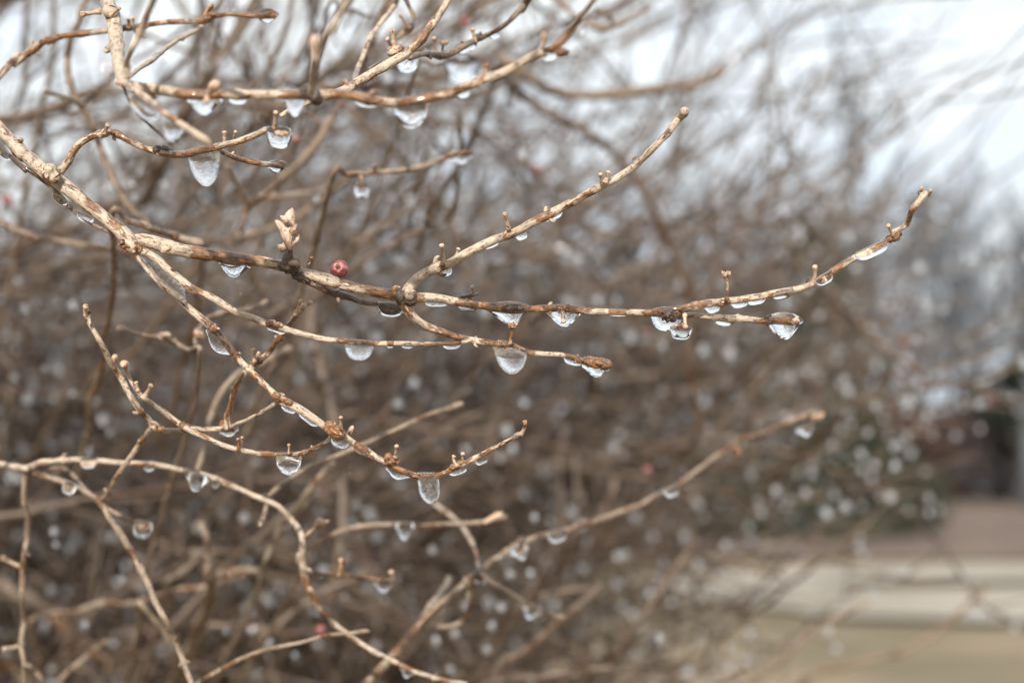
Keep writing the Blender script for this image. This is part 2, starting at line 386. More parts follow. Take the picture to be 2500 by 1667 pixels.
def pendant_mesh(name, A, B, H, r0, pend, mat, origin):
    """a thumb-shaped icicle: rings stacked downwards from the twig, tapering to a round end"""
    taper, rnd, lean, thick = pend; n, nr = 36, 28
    ax = (B - A); L = np.linalg.norm(ax); ax = ax / L; down = np.array([0, 0, -1.0]); axh = ax - down * (ax @ down); axh /= np.linalg.norm(axh); sd = np.cross(axh, down)
    t = np.concatenate([np.linspace(0, rnd, 14, endpoint=False), rnd + (1 - rnd) * np.sin(np.linspace(0, np.pi / 2, n - 14))])
    rj = np.random.default_rng(int(abs(A[0] * 1e6)) % 99991)
    wd = .5 * L * (1 - taper * t ** .9) * np.sqrt(np.clip(1 - ((t - rnd) / (1 - rnd)).clip(0, 1) ** 2, .0004, 1)) * (1 + .015 * snoise(n, 5, rj))
    c0 = (A + B) / 2; slope = (B - A)[2] / L
    a = np.linspace(0, 2 * np.pi, nr, endpoint=False); V = []
    for k in range(n):
        cx = c0 + down * (t[k] * (H + r0 * .5) - r0 * .5) + axh * lean * L * t[k]
        off = np.cos(a) * wd[k]
        th = np.minimum(wd[k] * thick, r0 * .85 + t[k] * H * .9)
        V.append(cx + off[:, None] * axh + (np.sin(a) * th * (1 + .03 * np.sin(3 * a + t[k] * 5)))[:, None] * sd + (off * slope * (1 - t[k]))[:, None] * -down)
    V = np.vstack(V + [c0[None] - down * r0 * .5, (c0 + down * H + axh * lean * L)[None]])
    i = np.arange(n - 1)[:, None] * nr; j = np.arange(nr)[None]; k = (j + 1) % nr
    q = np.stack([i + j, i + k, i + k + nr, i + j + nr], 2).reshape(-1, 4); jj = np.arange(nr); kk = (jj + 1) % nr; Lq = (n - 1) * nr
    tr = np.vstack([np.stack([np.full(nr, n * nr), kk, jj], 1), np.stack([np.full(nr, n * nr + 1), Lq + jj, Lq + kk], 1)])
    me = mesh_from(name, [(V, q, tr, V, np.zeros(len(V)))], mat, origin)
    import bmesh
    bm = bmesh.new(); bm.from_mesh(me); bmesh.ops.recalc_face_normals(bm, faces=bm.faces); bm.to_mesh(me); bm.free()
    return me
def ice_mesh(name, A, B, H, r0, top, skew, power, mat, origin, thick=1.0, dn=None):
    """ice hanging from the twig between A and B: a sleeve round the twig that swells into a pendant below"""
    ns, nr = 34, 26
    t = .5 - .5 * np.cos(np.linspace(0, np.pi, ns)); u = 2 * t - 1
    P = A + (B - A) * t[:, None]; L = np.linalg.norm(B - A)
    axis = (B - A) / L; down = np.array([0, 0, -1.0]) if dn is None else dn
    dv = down - axis * (down @ axis); dv /= np.linalg.norm(dv); sd = np.cross(axis, dv)
    uu = np.clip((u - skew) / np.where(u > skew, 1 - skew, 1 + skew), -1, 1)
    bell = (1 - np.abs(uu) ** power) ** (1 / (1.0 + .55 * (power > 2)) if power > 2 else 1.6)
    env = np.sqrt(np.clip(1 - u ** 2, 0, 1)) if power > 2 else np.clip(1 - u ** 2, 0, 1) ** .75
    hb = r0 * .9 + (H - r0 * .9) * bell                        # below the axis
    ht = r0 * .9 + (top + r0 * .1) * env                      # above the axis
    half = np.maximum(r0 * .92 + .25 * top * env, np.minimum(hb * .62, .5 * L * np.sqrt(np.clip(1 - uu ** 2, 0, 1)) * .85) * thick)
    a = np.linspace(0, 2 * np.pi, nr, endpoint=False); c_, s_ = np.cos(a), np.sin(a)
    V = np.zeros((ns, nr, 3))
    rj = np.random.default_rng(int(abs(A[0] * 1e6)) % 99991)
    wob = 1 + .02 * rj.normal(size=ns)[:, None] * 0 + .03 * np.sin(a[None, :] * 2 + rj.uniform(0, 6)) * np.sin(t[:, None] * 7 + rj.uniform(0, 6))
    for i in range(ns):
        rad = np.where(c_ > 0, hb[i], ht[i])
        hw = half[i] * np.where(c_ > 0, 1 - .10 * c_ ** 2, 1)
        V[i] = P[i] + (c_ * rad * wob[i])[:, None] * dv + (s_ * hw * wob[i])[:, None] * sd
    # gravity leans the pendant straight down even on a sloping twig
    verts = np.vstack([V.reshape(-1, 3), A[None] - axis * r0 * .2, B[None] + axis * max(r0 * .2, top * .35)])
    i = np.arange(ns - 1)[:, None] * nr; j = np.arange(nr)[None]; k = (j + 1) % nr
    q = np.stack([i + j, i + j + nr, i + k + nr, i + k], 2).reshape(-1, 4)
    jj = np.arange(nr); kk = (jj + 1) % nr; Lq = (ns - 1) * nr
    tr = np.vstack([np.stack([np.full(nr, ns * nr), jj, kk], 1), np.stack([np.full(nr, ns * nr + 1), Lq + kk, Lq + jj], 1)])
    z = np.zeros((len(verts), 3)); me = mesh_from(name, [(verts, q[:, ::-1], tr[:, ::-1], z, np.zeros(len(verts)))], mat, origin)
    import bmesh
    bm = bmesh.new(); bm.from_mesh(me); bmesh.ops.recalc_face_normals(bm, faces=bm.faces); bm.to_mesh(me); bm.free()
    return me
DROPS = []     # (kind, panel, a, b, H, tw, d, top, skew, power, mat, label, group)
def drop(p, a, b, H, tw, d, label, top=3, skew=0.0, power=2, frost=False, thick=1.0, group=None, pend=None):
    DROPS.append(('drop', p, a, b, H, tw, d, top, skew, power, frost, label, thick, group, pend))
    A, B = at(p, *a, d), at(p, *b, d); WETS.append(((A + B) / 2, np.linalg.norm(B - A) * .5))
FILMS = []
def film(key, p, a, b, H, tw, d, skew=0.0, power=3):
    FILMS.append((key, p, a, b, H, tw, d, skew, power))
    if rng.random() < .5:
        A, B = at(p, *a, d), at(p, *b, d); WETS.append(((A + B) / 2, np.linalg.norm(B - A) * .4))
def put_films(key):
    for k, p, a, b, H, tw, d, skew, power in FILMS:
        if k != key: continue
        s = pscale(p) * mpp(d); A, B = at(p, *a, d), at(p, *b, d)
        link('ice_film', ice_mesh('ice_film', A, B, H * s, tw * .40 * s, .2 * tw * .1 * s, skew, power, ICE, ORG), on_twig((A + B) / 2))

# ------------------------------------------------------------------ ground, driveway, woods
def grid_mesh(name, xs, ys, zf, mat):
    X, Y = np.meshgrid(xs, ys); Z = zf(X, Y)
    v = np.stack([X, Y, Z], 2).reshape(-1, 3); nx, ny = len(xs), len(ys)
    i = (np.arange(ny - 1)[:, None] * nx + np.arange(nx - 1)[None]).ravel()
    q = np.stack([i, i + 1, i + 1 + nx, i + nx], 1)
    return mesh_from(name, [(v, q, np.zeros((0, 3), int), v * 1.0, np.zeros(len(v)))], mat)
def ground_mat(name, stops, scale, rough=.9, stops2=None, scale2=.25):
    m, t, b = newmat(name)
    tcn = N(t, 'ShaderNodeTexCoord')
    n = N(t, 'ShaderNodeTexNoise', Scale=scale, Detail=6.0, Roughness=.7); t.links.new(tcn.outputs['Object'], n.inputs['Vector'])
    r = ramp(t, stops); t.links.new(n.outputs['Fac'], r.inputs[0]); c = r.outputs[0]
    if stops2:
        n2 = N(t, 'ShaderNodeTexNoise', Scale=scale2, Detail=3.0); t.links.new(tcn.outputs['Object'], n2.inputs['Vector'])
        r2 = ramp(t, stops2); t.links.new(n2.outputs['Fac'], r2.inputs[0]); c = mixc(t, .55, c, r2.outputs[0])
    t.links.new(c, b.inputs['Base Color']); b.inputs['Roughness'].default_value = rough
    bp = N(t, 'ShaderNodeBump', Strength=.6, Distance=.03); t.links.new(n.outputs['Fac'], bp.inputs['Height']); t.links.new(bp.outputs[0], b.inputs['Normal'])
    return m
GRASS = ground_mat('winter_lawn', [(.3, (.085, .058, .028)), (.5, (.185, .135, .078)), (.7, (.27, .205, .125))], .9,
                   stops2=[(.40, (.10, .082, .036)), (.60, (.25, .185, .11))], scale2=.28)
GRAVEL = ground_mat('pale_concrete', [(.3, (.18, .145, .095)), (.5, (.29, .25, .19)), (.75, (.37, .335, .27))], .45,
                    stops2=[(.35, (.26, .22, .165)), (.65, (.40, .37, .315))])
LITTER = ground_mat('leaf_litter', [(.3, (.035, .022, .014)), (.5, (.095, .062, .040)), (.7, (.16, .112, .074))], .6,
                    stops2=[(.4, (.10, .062, .045)), (.6, (.19, .13, .092))], scale2=.6)
HILLM = ground_mat('wooded_slope', [(.3, (.018, .017, .017)), (.55, (.042, .039, .038)), (.75, (.075, .069, .066))], .8,
                   stops2=[(.4, (.02, .026, .025)), (.6, (.06, .052, .047))], scale2=.12)
tag(link('ground', grid_mesh('ground', np.linspace(-400, 400, 60), np.concatenate([np.linspace(-20, 60, 60), np.linspace(70, 700, 20)]),
    lambda X, Y: .03 * np.sin(X * .7) * np.sin(Y * .5), GRASS)), kind='structure')
def strip(name, y0, y1, x0, x1, z, mat, bow=0.0, edge=.25, tilt=(0, 0)):
    nn = 240; xs = np.linspace(x0, x1, nn); e0, e1 = snoise(nn, 6) * edge, snoise(nn, 6) * edge
    v = np.concatenate([np.stack([xs, y0 + bow * (xs / 10) ** 2 + e0 + tilt[0] * xs, np.full(nn, z)], 1), np.stack([xs, y1 + bow * (xs / 10) ** 2 + e1 + tilt[1] * xs, np.full(nn, z)], 1)])
    i = np.arange(nn - 1); q = np.stack([i, i + 1, i + nn + 1, i + nn], 1)
    return mesh_from(name, [(v, q, np.zeros((0, 3), int), v, np.zeros(len(v)))], mat)
def loop_drive():
    """the pale drive curls round a narrow tan island"""
    n = 160; a = np.linspace(0, 2 * np.pi, n, endpoint=False); c = np.array([6.4, 16.2])
    wob = lambda s: 1 + s * np.sin(a * 5 + 1) + s * .7 * np.sin(a * 11 + 2) + s * .6 * np.sin(a * 23)
    o = np.stack([c[0] + np.cos(a) * 4.9 * wob(.03), c[1] + np.sin(a) * 3.5 * wob(.035)], 1); q = np.stack([c[0] + .3 + np.cos(a) * 3.7 * wob(.05), c[1] + .55 + np.sin(a) * .75 * wob(.12)], 1)
    v = np.vstack([np.column_stack([o, np.full(n, .045)]), np.column_stack([q, np.full(n, .045)])]); k = np.arange(n); k1 = (k + 1) % n
    return mesh_from('driveway', [(v, np.stack([k, k1, k1 + n, k + n], 1), np.zeros((0, 3), int), v, np.zeros(len(v)))], GRAVEL)
tag(link('driveway', loop_drive()), kind='structure')
tag(link('litter_floor', strip('litter_floor', 22.5, 60, -120, 120, .052, LITTER, -.05, 1.6)), kind='structure')  # sheet of brown leaf litter on the ground before and under the woods
tag(link('hillside', grid_mesh('hillside', np.linspace(-260, 260, 120), np.linspace(62, 200, 40),
    lambda X, Y: -.5 + 5 * np.clip((Y - 62) / 120, 0, 1) ** .8 + 1.6 * np.sin(X * .11 + Y * .05) * np.clip((Y - 62) / 40, 0, 1), HILLM)), kind='structure')

def plainmat(name, stops, scale, rough=.85):
    m, t, b = newmat(name); tcn = N(t, 'ShaderNodeTexCoord')
    n = N(t, 'ShaderNodeTexNoise', Scale=scale, Detail=4.0); t.links.new(tcn.outputs['Object'], n.inputs['Vector'])
    r = ramp(t, stops); t.links.new(n.outputs['Fac'], r.inputs[0]); t.links.new(r.outputs[0], b.inputs['Base Color']); b.inputs['Roughness'].default_value = rough
    return m
TREE = plainmat('tree_bark', [(.3, (.046, .048, .052)), (.7, (.115, .12, .128))], 4)  # bluish grey, a little far haze put into the bark colour
NEEDLE = plainmat('evergreen_leaf', [(.3, (.014, .020, .010)), (.7, (.034, .046, .020))], 3)
RUST = plainmat('rust_leaf', [(.3, (.03, .016, .012)), (.7, (.075, .04, .03))], 5)

def simple_tube(P, R, sides): return (np.asarray(P, float), np.asarray(R, float), sides, np.zeros(len(P)))
def bare_tree(base, h, r, spread, ntw, rr):
    """trunk parts, limb parts, twig parts of one leafless tree"""
    base = np.asarray(base, float); ln = rr.normal(size=2) * .05
    tz = np.linspace(0, 1, 7); P = base + np.stack([ln[0] * h * tz ** 2 + rr.normal(size=7) * .04, ln[1] * h * tz ** 2, tz * h * .8], 1)
    trunk = simple_tube(P, r * (1 - .75 * tz), 7); limbs, tw = [], []
    for k in range(14):
        f = rr.uniform(.28, .98); p0 = base + np.array([ln[0] * h * f ** 2, ln[1] * h * f ** 2, f * h * .8]); a = rr.uniform(0, 6.28); L = spread * rr.uniform(.5, 1) * (1.15 - .5 * f)
        el = rr.uniform(.3, 1.1); dv = np.array([math.cos(a) * math.cos(el), math.sin(a) * math.cos(el), math.sin(el)])
        s = np.linspace(0, 1, 5)[:, None]; Q = p0 + dv * L * s + np.array([0, 0, .25 * L]) * s ** 2 + rr.normal(size=(5, 3)) * .05 * L * s
        limbs.append(simple_tube(Q, r * .32 * (1 - .8 * s[:, 0]) + .006, 5))
        for j in range(ntw):
            g = rr.uniform(.2, 1); q0 = p0 + dv * L * g + np.array([0, 0, .25 * L]) * g ** 2; d2 = dv + rr.normal(size=3) * .7; d2[2] += .35; d2 /= np.linalg.norm(d2)
            l2 = L * rr.uniform(.25, .6); s2 = np.linspace(0, 1, 3)[:, None]
            tw.append(simple_tube(q0 + d2 * l2 * s2 + rr.normal(size=(3, 3)) * .08 * l2 * s2, r * .09 * (1 - .7 * s2[:, 0]) + .004, 3))
    return trunk, limbs, tw
rt = np.random.default_rng(21)
wood = []
for k in range(230):
    x, y = rt.uniform(-45, 45), rt.uniform(46, 90)
    a, b, c = bare_tree((x, y, max(0, (y - 62) * .12)), rt.uniform(6, 11.5) + (4.5 if x > 10 else 0), rt.uniform(.09, .2), rt.uniform(2.0, 3.4), 16, rt)
    wood += [a] + b + c
for k in range(1500):           # low brush between the trunks
    x, y = rt.uniform(-45, 45), rt.uniform(44, 66); b0 = np.array([x, y, 0]); L = rt.uniform(1.0, 3.2)
    for j in range(7):
        d = np.array([rt.normal() * .5, rt.normal() * .4, 1.0]); s2 = np.linspace(0, 1, 4)[:, None]
        wood.append(simple_tube(b0 + d * L * rt.uniform(.6, 1) * s2 + rt.normal(size=(4, 3)) * .1 * L * s2, .03 * (1 - .8 * s2[:, 0]) + .004, 3))
tag(link('woodland', mesh_from('woodland', batch(wood), TREE)), 'grey mass of bare trees far beyond the lawn', 'woodland', kind='stuff')
def tree_thing(label, base, h, r, spread):
    begin('bare_tree', label, 'tree', base)
    a, b, c = bare_tree(base, h, r, spread, 16, rt)
    link('trunk', mesh_from('trunk', batch([a]), TREE, ORG), CUR)
    for q in b: link('limb', mesh_from('limb', batch([q]), TREE, ORG), CUR)
    tag(link('crown', mesh_from('crown', batch(c), TREE, ORG), CUR), kind='stuff')
tree_thing('tall bare tree fading up into the white sky above the evergreen', (9.2, 42, 0), 17, .20, 3.0)
tree_thing('slim pale-trunked bare tree at the edge of the leaf litter', (6.7, 31, 0), 8.0, .15, 2.0)
tree_thing('bare tree at the far right behind the lawn', (12.8, 40, 0), 10.0, .2, 2.8)
tree_thing('thin bare tree between the evergreen and the shrub', (3.9, 38, 0), 9.5, .13, 2.4)
def leafy(name, label, cat, base, h, wd, mat, n, sz, conic=True):
    begin(name, label, cat, base); b = np.asarray(base, float)
    link('trunk', mesh_from('trunk', batch([simple_tube([b, b + [0, 0, h * .5], b + [.05, 0, h * .95]], [wd * .06, wd * .04, wd * .01], 8)]), TREE, ORG), CUR)
    P, Q, T, W = [], [], [], []
    z = rt.uniform(.03, 1, n) ** (1.3 if conic else .9); rad = wd * .5 * ((1 - z) ** .7 if conic else np.sqrt(np.clip(1 - (2 * z - 1) ** 2, 0.05, 1))) * rt.uniform(.35, 1.0, n) ** .5
    a = rt.uniform(0, 6.28, n); lob = 1 + .25 * np.sin(a * 3 + z * 17)
    C = b + np.stack([np.cos(a) * rad * lob, np.sin(a) * rad * lob, z * h], 1)
    d1 = rt.normal(size=(n, 3)); d1 /= np.linalg.norm(d1, axis=1, keepdims=True); d2 = np.cross(d1, rt.normal(size=(n, 3))); d2 /= np.linalg.norm(d2, axis=1, keepdims=True)
    s = sz * rt.uniform(.6, 1.3, n)[:, None]
    V = np.stack([C - d1 * s, C + d2 * s * .45, C + d1 * s, C - d2 * s * .45], 1).reshape(-1, 3); q = np.arange(4 * n).reshape(-1, 4)
    me = mesh_from('crown', [(V, q, np.zeros((0, 3), int), V, np.zeros(len(V)))], mat, ORG, smooth=False)
    link('crown', me, CUR)
leafy('evergreen_tree', 'dark green evergreen tree showing between blurred twigs and far woods', 'evergreen tree', (4.9, 27, 0), 5.4, 4.2, NEEDLE, 10000, .09)
leafy('evergreen_tree', 'dark evergreen at the right edge under the blue-grey woods', 'evergreen tree', (15.2, 46, 0), 4.2, 4.6, NEEDLE, 5200, .16, False)
leafy('rusty_shrub', 'low rust-brown leafy shrub on the leaf litter beside the slim tree', 'shrub', (9.4, 41, 0), 2.6, 3.6, RUST, 4200, .12, False)
leafy('rusty_shrub', 'rust-brown leafy shrub in front of the dark evergreens', 'shrub', (13.0, 46, 0), 2.6, 3.4, RUST, 3000, .12, False)

# ------------------------------------------------------------------ the shrub behind the sharp twigs
rs = np.random.default_rng(5)
EC, ER = np.array([-1.0, 1.72, .95]), np.array([1.46, 1.10, 1.55])
def ztop(p):
    rho2 = (((p - EC) / ER)[:2] ** 2).sum()
    return 1.40 + (.05 if p[0] < -.05 else 0) + .17 * p[1] * math.sqrt(max(.05, 1 - rho2 ** 2)) + .04 * math.sin(p[0] * 9 + p[1] * 5)
def zlow(p): return 1.08 + (p[0] - .10) * 1.05 if p[0] > .10 else 0
def inside(p, k=1.0):
    return (((p - EC) / ER)[:2] ** 2).sum() < k and p[2] < ztop(p) + (k - 1) * .5 and p[2] > zlow(p)
def in_view(p, m=1.35):
    v = p - CAM; d = v @ FW
    if d < .6: return False
    return abs(v @ RT) < d * KW * .5 * m + .03 and abs(v @ UPV) < d * KW * .333 * m + .03
def path(p0, d0, L, n, bend, up):
    P = [p0]; d = d0 / np.linalg.norm(d0); drift = rs.normal(size=3) * bend
    for i in range(n - 1):
        d = d + drift / n + rs.normal(size=3) * bend * .35 + np.array([0, 0, up / n]); d /= np.linalg.norm(d); P.append(P[-1] + d * L / (n - 1))
    return np.array(P)
def far_tube(P, r0, r1, sides, node=True):
    n = len(P); R = np.linspace(r0, r1, n) * (1 + .12 * rs.normal(size=n) * node)
    return (P, R, sides, np.clip(rs.normal(.1, .3, n), -.2, .6))
NSH = 4
SH = [dict(stems=[], twigs=[]) for _ in range(NSH)]
DROPSPOT = []
def clump(p): return math.sin(p[0] * 8.1 + 1.3) * math.sin(p[1] * 6.3 + p[2] * 3.1) + .7 * math.sin(p[2] * 11.7 + p[0] * 5.0 + .6) + .5 * math.sin(p[0] * 17 + p[1] * 9 - p[2] * 13)
def grow_stem(si, b, c, e, nb, ptw, lim, r0=.009, open_top=False):
    t = np.linspace(0, 1, 26)[:, None]; P = (1 - t) ** 2 * b + 2 * t * (1 - t) * c + t ** 2 * e
    for q in range(3): P[:, q] += snoise(26, 4, rs) * .02
    if any(p[2] < zlow(p) and p[0] > .10 for p in P): return
    ok = (lambda p: p[2] > zlow(p)) if open_top else (lambda p: inside(p, 1.12))
    if sum(in_view(p) for p in P) > 2: SH[si]['stems'].append(far_tube(P, r0 * .72, .0018, 6))
    for f in np.sort(rs.uniform(.22, 1, nb)):
        p0 = P[int(f * 25)]; T = P[min(25, int(f * 25) + 1)] - P[max(0, int(f * 25) - 1)]; T /= np.linalg.norm(T)
        if clump(p0) < lim + max(0, p0[0] - .08) * 5: continue        # the shrub thins out towards its right edge
        d = T * .8 + rs.normal(size=3) * .5 + np.array([.22, -.1, .12]); Q = path(p0, d, rs.uniform(.18, .50), 10, .45, .25)
        Q = Q[:max([3] + [i + 1 for i in range(10) if ok(Q[i])])]
        if not any(in_view(q) for q in Q): continue
        if min((q - CAM) @ FW for q in Q) < (1.15 if open_top else .7): continue
        SH[si]['twigs'].append(far_tube(Q, rs.uniform(.0014, .0028), .0009, 5))
        for i in range(2, len(Q)):
            for sgn in (0, 1):
                if rs.random() > ptw: continue
                d2 = (Q[i] - Q[i - 1]); d2 = d2 / np.linalg.norm(d2) * .6 + rs.normal(size=3) * .6; S = path(Q[i], d2, rs.uniform(.03, .13), 5, .4, .5)
                if (S[-1] - CAM) @ FW < .65 or S[-1][2] < zlow(S[-1]): continue
                SH[si]['twigs'].append(far_tube(S, .0011, .0007, 4))
                if rs.random() < .7: DROPSPOT.append(S[-1] if rs.random() < .5 else S[2])
            if rs.random() < .6 and ok(Q[i]): DROPSPOT.append(Q[i])
def stem_base(si): return np.array([-1.0 + (si % 2) * .5 - .25, 1.45 + (si // 2) * .55, 0]) + np.append(rs.normal(size=2) * .13, 0)
for k in range(215):
    si = int(rs.integers(0, NSH)); b = stem_base(si)
    a = rs.uniform(-1.75, .95); q = rs.uniform(.45, 1.02)          # fan outwards: 0 = towards +X
    e = np.array([EC[0] + ER[0] * math.cos(a) * q, EC[1] + ER[1] * math.sin(a) * q, 0]); zt = max(ztop(e), zlow(e) + .08)
    e[2] = rs.uniform(max(.55, zlow(e)), zt)
    c = np.array([b[0] * .6 + e[0] * .4, b[1] * .6 + e[1] * .4, min(max(e[2], .8) + rs.uniform(.0, .35), zt + .25)])
    grow_stem(si, b, c, e, 26, .50, -.35)
for k in range(48):                                               # long open shoots that rise above the mass into the sky
    si = int(rs.integers(0, NSH)); b = stem_base(si)
    e = np.array([rs.uniform(-1.0, .5), rs.uniform(1.25, 2.8), 0]); e[2] = 1.4 + e[1] * (.08 + .36 * rs.random() ** 1.5)
    c = np.array([b[0] * .55 + e[0] * .45, b[1] * .55 + e[1] * .45, e[2] * .78 + rs.uniform(0, .3)])
    grow_stem(si, b, c, e, 13, .34, -.5, .006, True)
for k in range(15):
    si = int(rs.integers(0, NSH)); b = stem_base(si)
    e = np.array([rs.uniform(.25, .75), rs.uniform(1.3, 2.8), 0]); e[2] = 1.4 + e[1] * rs.uniform(.14, .34)
    c = np.array([e[0] * .75 + b[0] * .25, b[1] * .5 + e[1] * .5, e[2] * .72]); c[2] = max(c[2], zlow(c) + .12)
    grow_stem(si, b, c, e, 9, .22, -.9, .005, True)
WEB = []
for k in range(135):                                               # nearer web of fine twigs reaching in from the left
    up = k % 3 != 0
    p0 = np.array([rs.uniform(-.66, -.06), rs.uniform(.62, 1.0), 0]); p0[2] = 1.4 + p0[1] * (rs.uniform(.02, .24) if up else rs.uniform(-.24, .08))
    d = np.array([rs.uniform(.2, 1), rs.uniform(-.4, .5), rs.uniform(-.3, .75)]); Q = path(p0, d, rs.uniform(.14, .34), 12, .5, .3)
    if min((q - CAM) @ FW for q in Q) < .47 or (not up and max(q[0] / q[1] for q in Q) > .06): continue
    WEB.append(far_tube(Q, rs.uniform(.0012, .0024), .0008, 7))
    for i in range(2, 12):
        if rs.random() > .45: continue
        d2 = (Q[i] - Q[i - 1]); d2 = d2 / np.linalg.norm(d2) * .6 + rs.normal(size=3) * .6; S = path(Q[i], d2, rs.uniform(.02, .10), 6, .4, .6)
        if (S[-1] - CAM) @ FW < .47 or (not up and S[-1][0] / S[-1][1] > .08): continue
        WEB.append(far_tube(S, .0011, .0008, 5))
        if rs.random() < .7: DROPSPOT.append(S[-1] if rs.random() < .5 else S[2])
SH[0]['twigs'] += WEB
for k in range(16):                                                # drop-strung shoots reaching out to the right
    p0 = np.array([rs.uniform(-.02, .16), rs.uniform(1.0, 1.5), 0]); p0[2] = 1.4 + p0[1] * rs.uniform(-.02, .14)
    Q = path(p0, np.array([1.0, rs.uniform(-.15, .2), rs.uniform(-.15, .45)]), rs.uniform(.22, .42), 14, .4, .15)
    SH[1]['twigs'].append(far_tube(Q, .0022, .0009, 6))
    for i in range(2, 14):
        if rs.random() < .75: DROPSPOT.append(Q[i])
        if rs.random() < .6:
            d2 = (Q[i] - Q[i - 1]); d2 = d2 / np.linalg.norm(d2) * .7 + rs.normal(size=3) * .6; S = path(Q[i], d2, rs.uniform(.03, .10), 6, .4, .5)
            SH[1]['twigs'].append(far_tube(S, .0011, .0008, 5)); DROPSPOT.append(S[-1])
lab = ['bare shrub tangle behind the sharp twigs, left front clump', 'bare shrub tangle reaching right behind the long twigs',
       'rear clump of bare shrub seen through the nearer twigs', 'rearmost bare shrub clump against the pale sky']
for s, L in zip(SH, lab):
    base = (0, 0, 0)
    begin('bare_shrub', L, 'shrub', (EC[0], EC[1], 0), 'bare shrub clumps behind the sharp twigs')
    for q in s['stems']: link('stem', mesh_from('stem', batch([q]), BARK_FAR, ORG), CUR)
    if s['twigs']: tag(link('twigs', mesh_from('twigs', batch(s['twigs']), BARK_FAR, ORG), CUR), kind='stuff')
print('shrub', [len(s['stems']) for s in SH], [len(s['twigs']) for s in SH], len(DROPSPOT))
# drops on the shrub
def bead(name, r, h, mat):
    """pendant bead: pear outline hanging from a twig"""
    tz = np.linspace(0, 1, 7); prof = np.sin(np.pi * tz ** .75) ** .8 * (.55 + .45 * tz) + .02
    P = np.stack([np.zeros(7), np.zeros(7), -tz * h + .25 * h], 1)
    T = np.zeros((0, 3)); sides = 8; a = np.linspace(0, 6.2832, sides, endpoint=False)
    V = np.concatenate([np.stack([np.cos(a) * r * p, np.sin(a) * r * p, np.full(sides, z)], 1) for p, z in zip(prof, P[:, 2])] + [[[0, 0, .27 * h]], [[0, 0, -.76 * h]]])
    i = np.arange(6)[:, None] * sides; j = np.arange(sides)[None]; k = (j + 1) % sides
    q = np.stack([i + j, i + j + sides, i + k + sides, i + k], 2).reshape(-1, 4); jj = np.arange(sides); kk = (jj + 1) % sides
    t = np.vstack([np.stack([np.full(sides, 7 * sides), jj, kk], 1), np.stack([np.full(sides, 7 * sides + 1), 6 * sides + kk, 6 * sides + jj], 1)])
    return V, q, t
BV, BQ, BT = bead('b', 1.0, 1.85, ICE_FAR)
bead_me = mesh_from('ice_bead', [(BV, BQ, BT, BV, np.zeros(len(BV)))], ICE_FAR)
vis = [p for p in DROPSPOT if in_view(p, 1.0) and (p - CAM) @ FW > .48]
vis.sort(key=lambda p: (p - CAM) @ FW)
near_set, rest = vis[:195], vis[195:] + [p for p in DROPSPOT if not in_view(p, 1.0) and in_view(p, 1.4)]
for p in near_set:
    o = link('ice_bead', bead_me, None, p - np.array([0, 0, .0015])); s = rs.uniform(.0012, .0034); o.scale = (s * rs.uniform(.9, 1.15), s, s * rs.uniform(.8, 1.25))
    tag(o, 'small out-of-focus ice bead on the blurred twigs behind', 'ice bead', 'blurred ice beads on the shrub behind')
if rest:
    rp = []
    for p in rest[:6000]:
        s = rs.uniform(.0016, .0042); rp.append((BV * s + p - np.array([0, 0, .0015]), BQ, BT, BV, np.zeros(len(BV))))
    tag(link('ice_beads', mesh_from('ice_beads', rp, ICE_FAR)), 'countless tiny ice beads deep in the blurred shrub', 'ice beads', kind='stuff')

# ------------------------------------------------------------------ ice on the near twigs (listed first: wets the bark)
F = .35
drop('D', (1500, 205), (1730, 245), 118, 88, F, 'half-round clear drop under the thick stem near its left fork', top=2, skew=.05)
drop('E', (245, 520), (440, 540), 82, 40, F, 'rounded clear drop just left of the knobbly fork node', top=0, skew=-.05, power=3)
drop('E', (1000, 552), (1290, 556), 118, 56, F, 'wide pointed drop with dark glossy cap on the long stem', top=26, skew=.2)
drop('E', (1385, 552), (1670, 562), 122, 54, F, 'wide drop with a brown stalk frozen inside it', top=6, skew=.1)
drop('E', (2130, 590), (2352, 598), 115, 50, F, 'lumpy ice clump where the long stem forks into two tips', top=30, skew=-.1, power=3)
drop('F', (-90, 690), (60, 700), 75, 20, F - .006, 'small round drop at the bottom of the lumpy ice clump', top=12, power=4)
drop('F', (550, 645), (815, 642), 128, 44, F + .001, 'teardrop of ice capping the blunt tip of the lower stem', top=44, skew=.2)
drop('E', (1030, 800), (1285, 850), 185, 42, F, 'large bubbly hanging drop under the flower stalk', pend=(.42, .5, .06, .7), frost=True)
drop('E', (1660, 925), (1845, 945), 95, 100, F, 'sparkling drop wrapped round the swollen brown bud', top=2, skew=.15)
drop('E', (20, 785), (225, 797), 122, 40, F, 'rounded bubbly drop below the middle of the thin lower twig', top=6, skew=.0, power=3, frost=True)
drop('D', (1425, 690), (1625, 880), 88, 58, F, 'long crescent of ice on the steep lower twig', top=2, skew=.1)
drop('H', (310, 75), (475, 135), 62, 52, F, 'flat sagging drop under a stalked node of the lower twig', top=4)
drop('H', (512, 125), (668, 128), 208, 50, F, 'tall thumb-shaped icicle at the lowest point of the twig', pend=(.12, .55, .16, .8), frost=True)
drop('G', (1895, 2), (2080, 5), 130, 40, F + .015, 'clear round drop with two sparkles on the small curved twig', pend=(.2, .35, .02, .85))
drop('D', (1510, 1400), (1640, 1380), 50, 40, .375, 'little drop under the knot of the upright orange twig', top=2)
drop('A', (1760, 112), (1915, 105), 62, 38, .385, 'clear ice shell round the bud of the topmost twig', top=34, skew=.1)
drop('A', (1280, 1052), (1520, 1042), 240, 58, .345, 'big frosted thumb-shaped icicle in the upper left', pend=(.34, .5, .10, .75), frost=True)
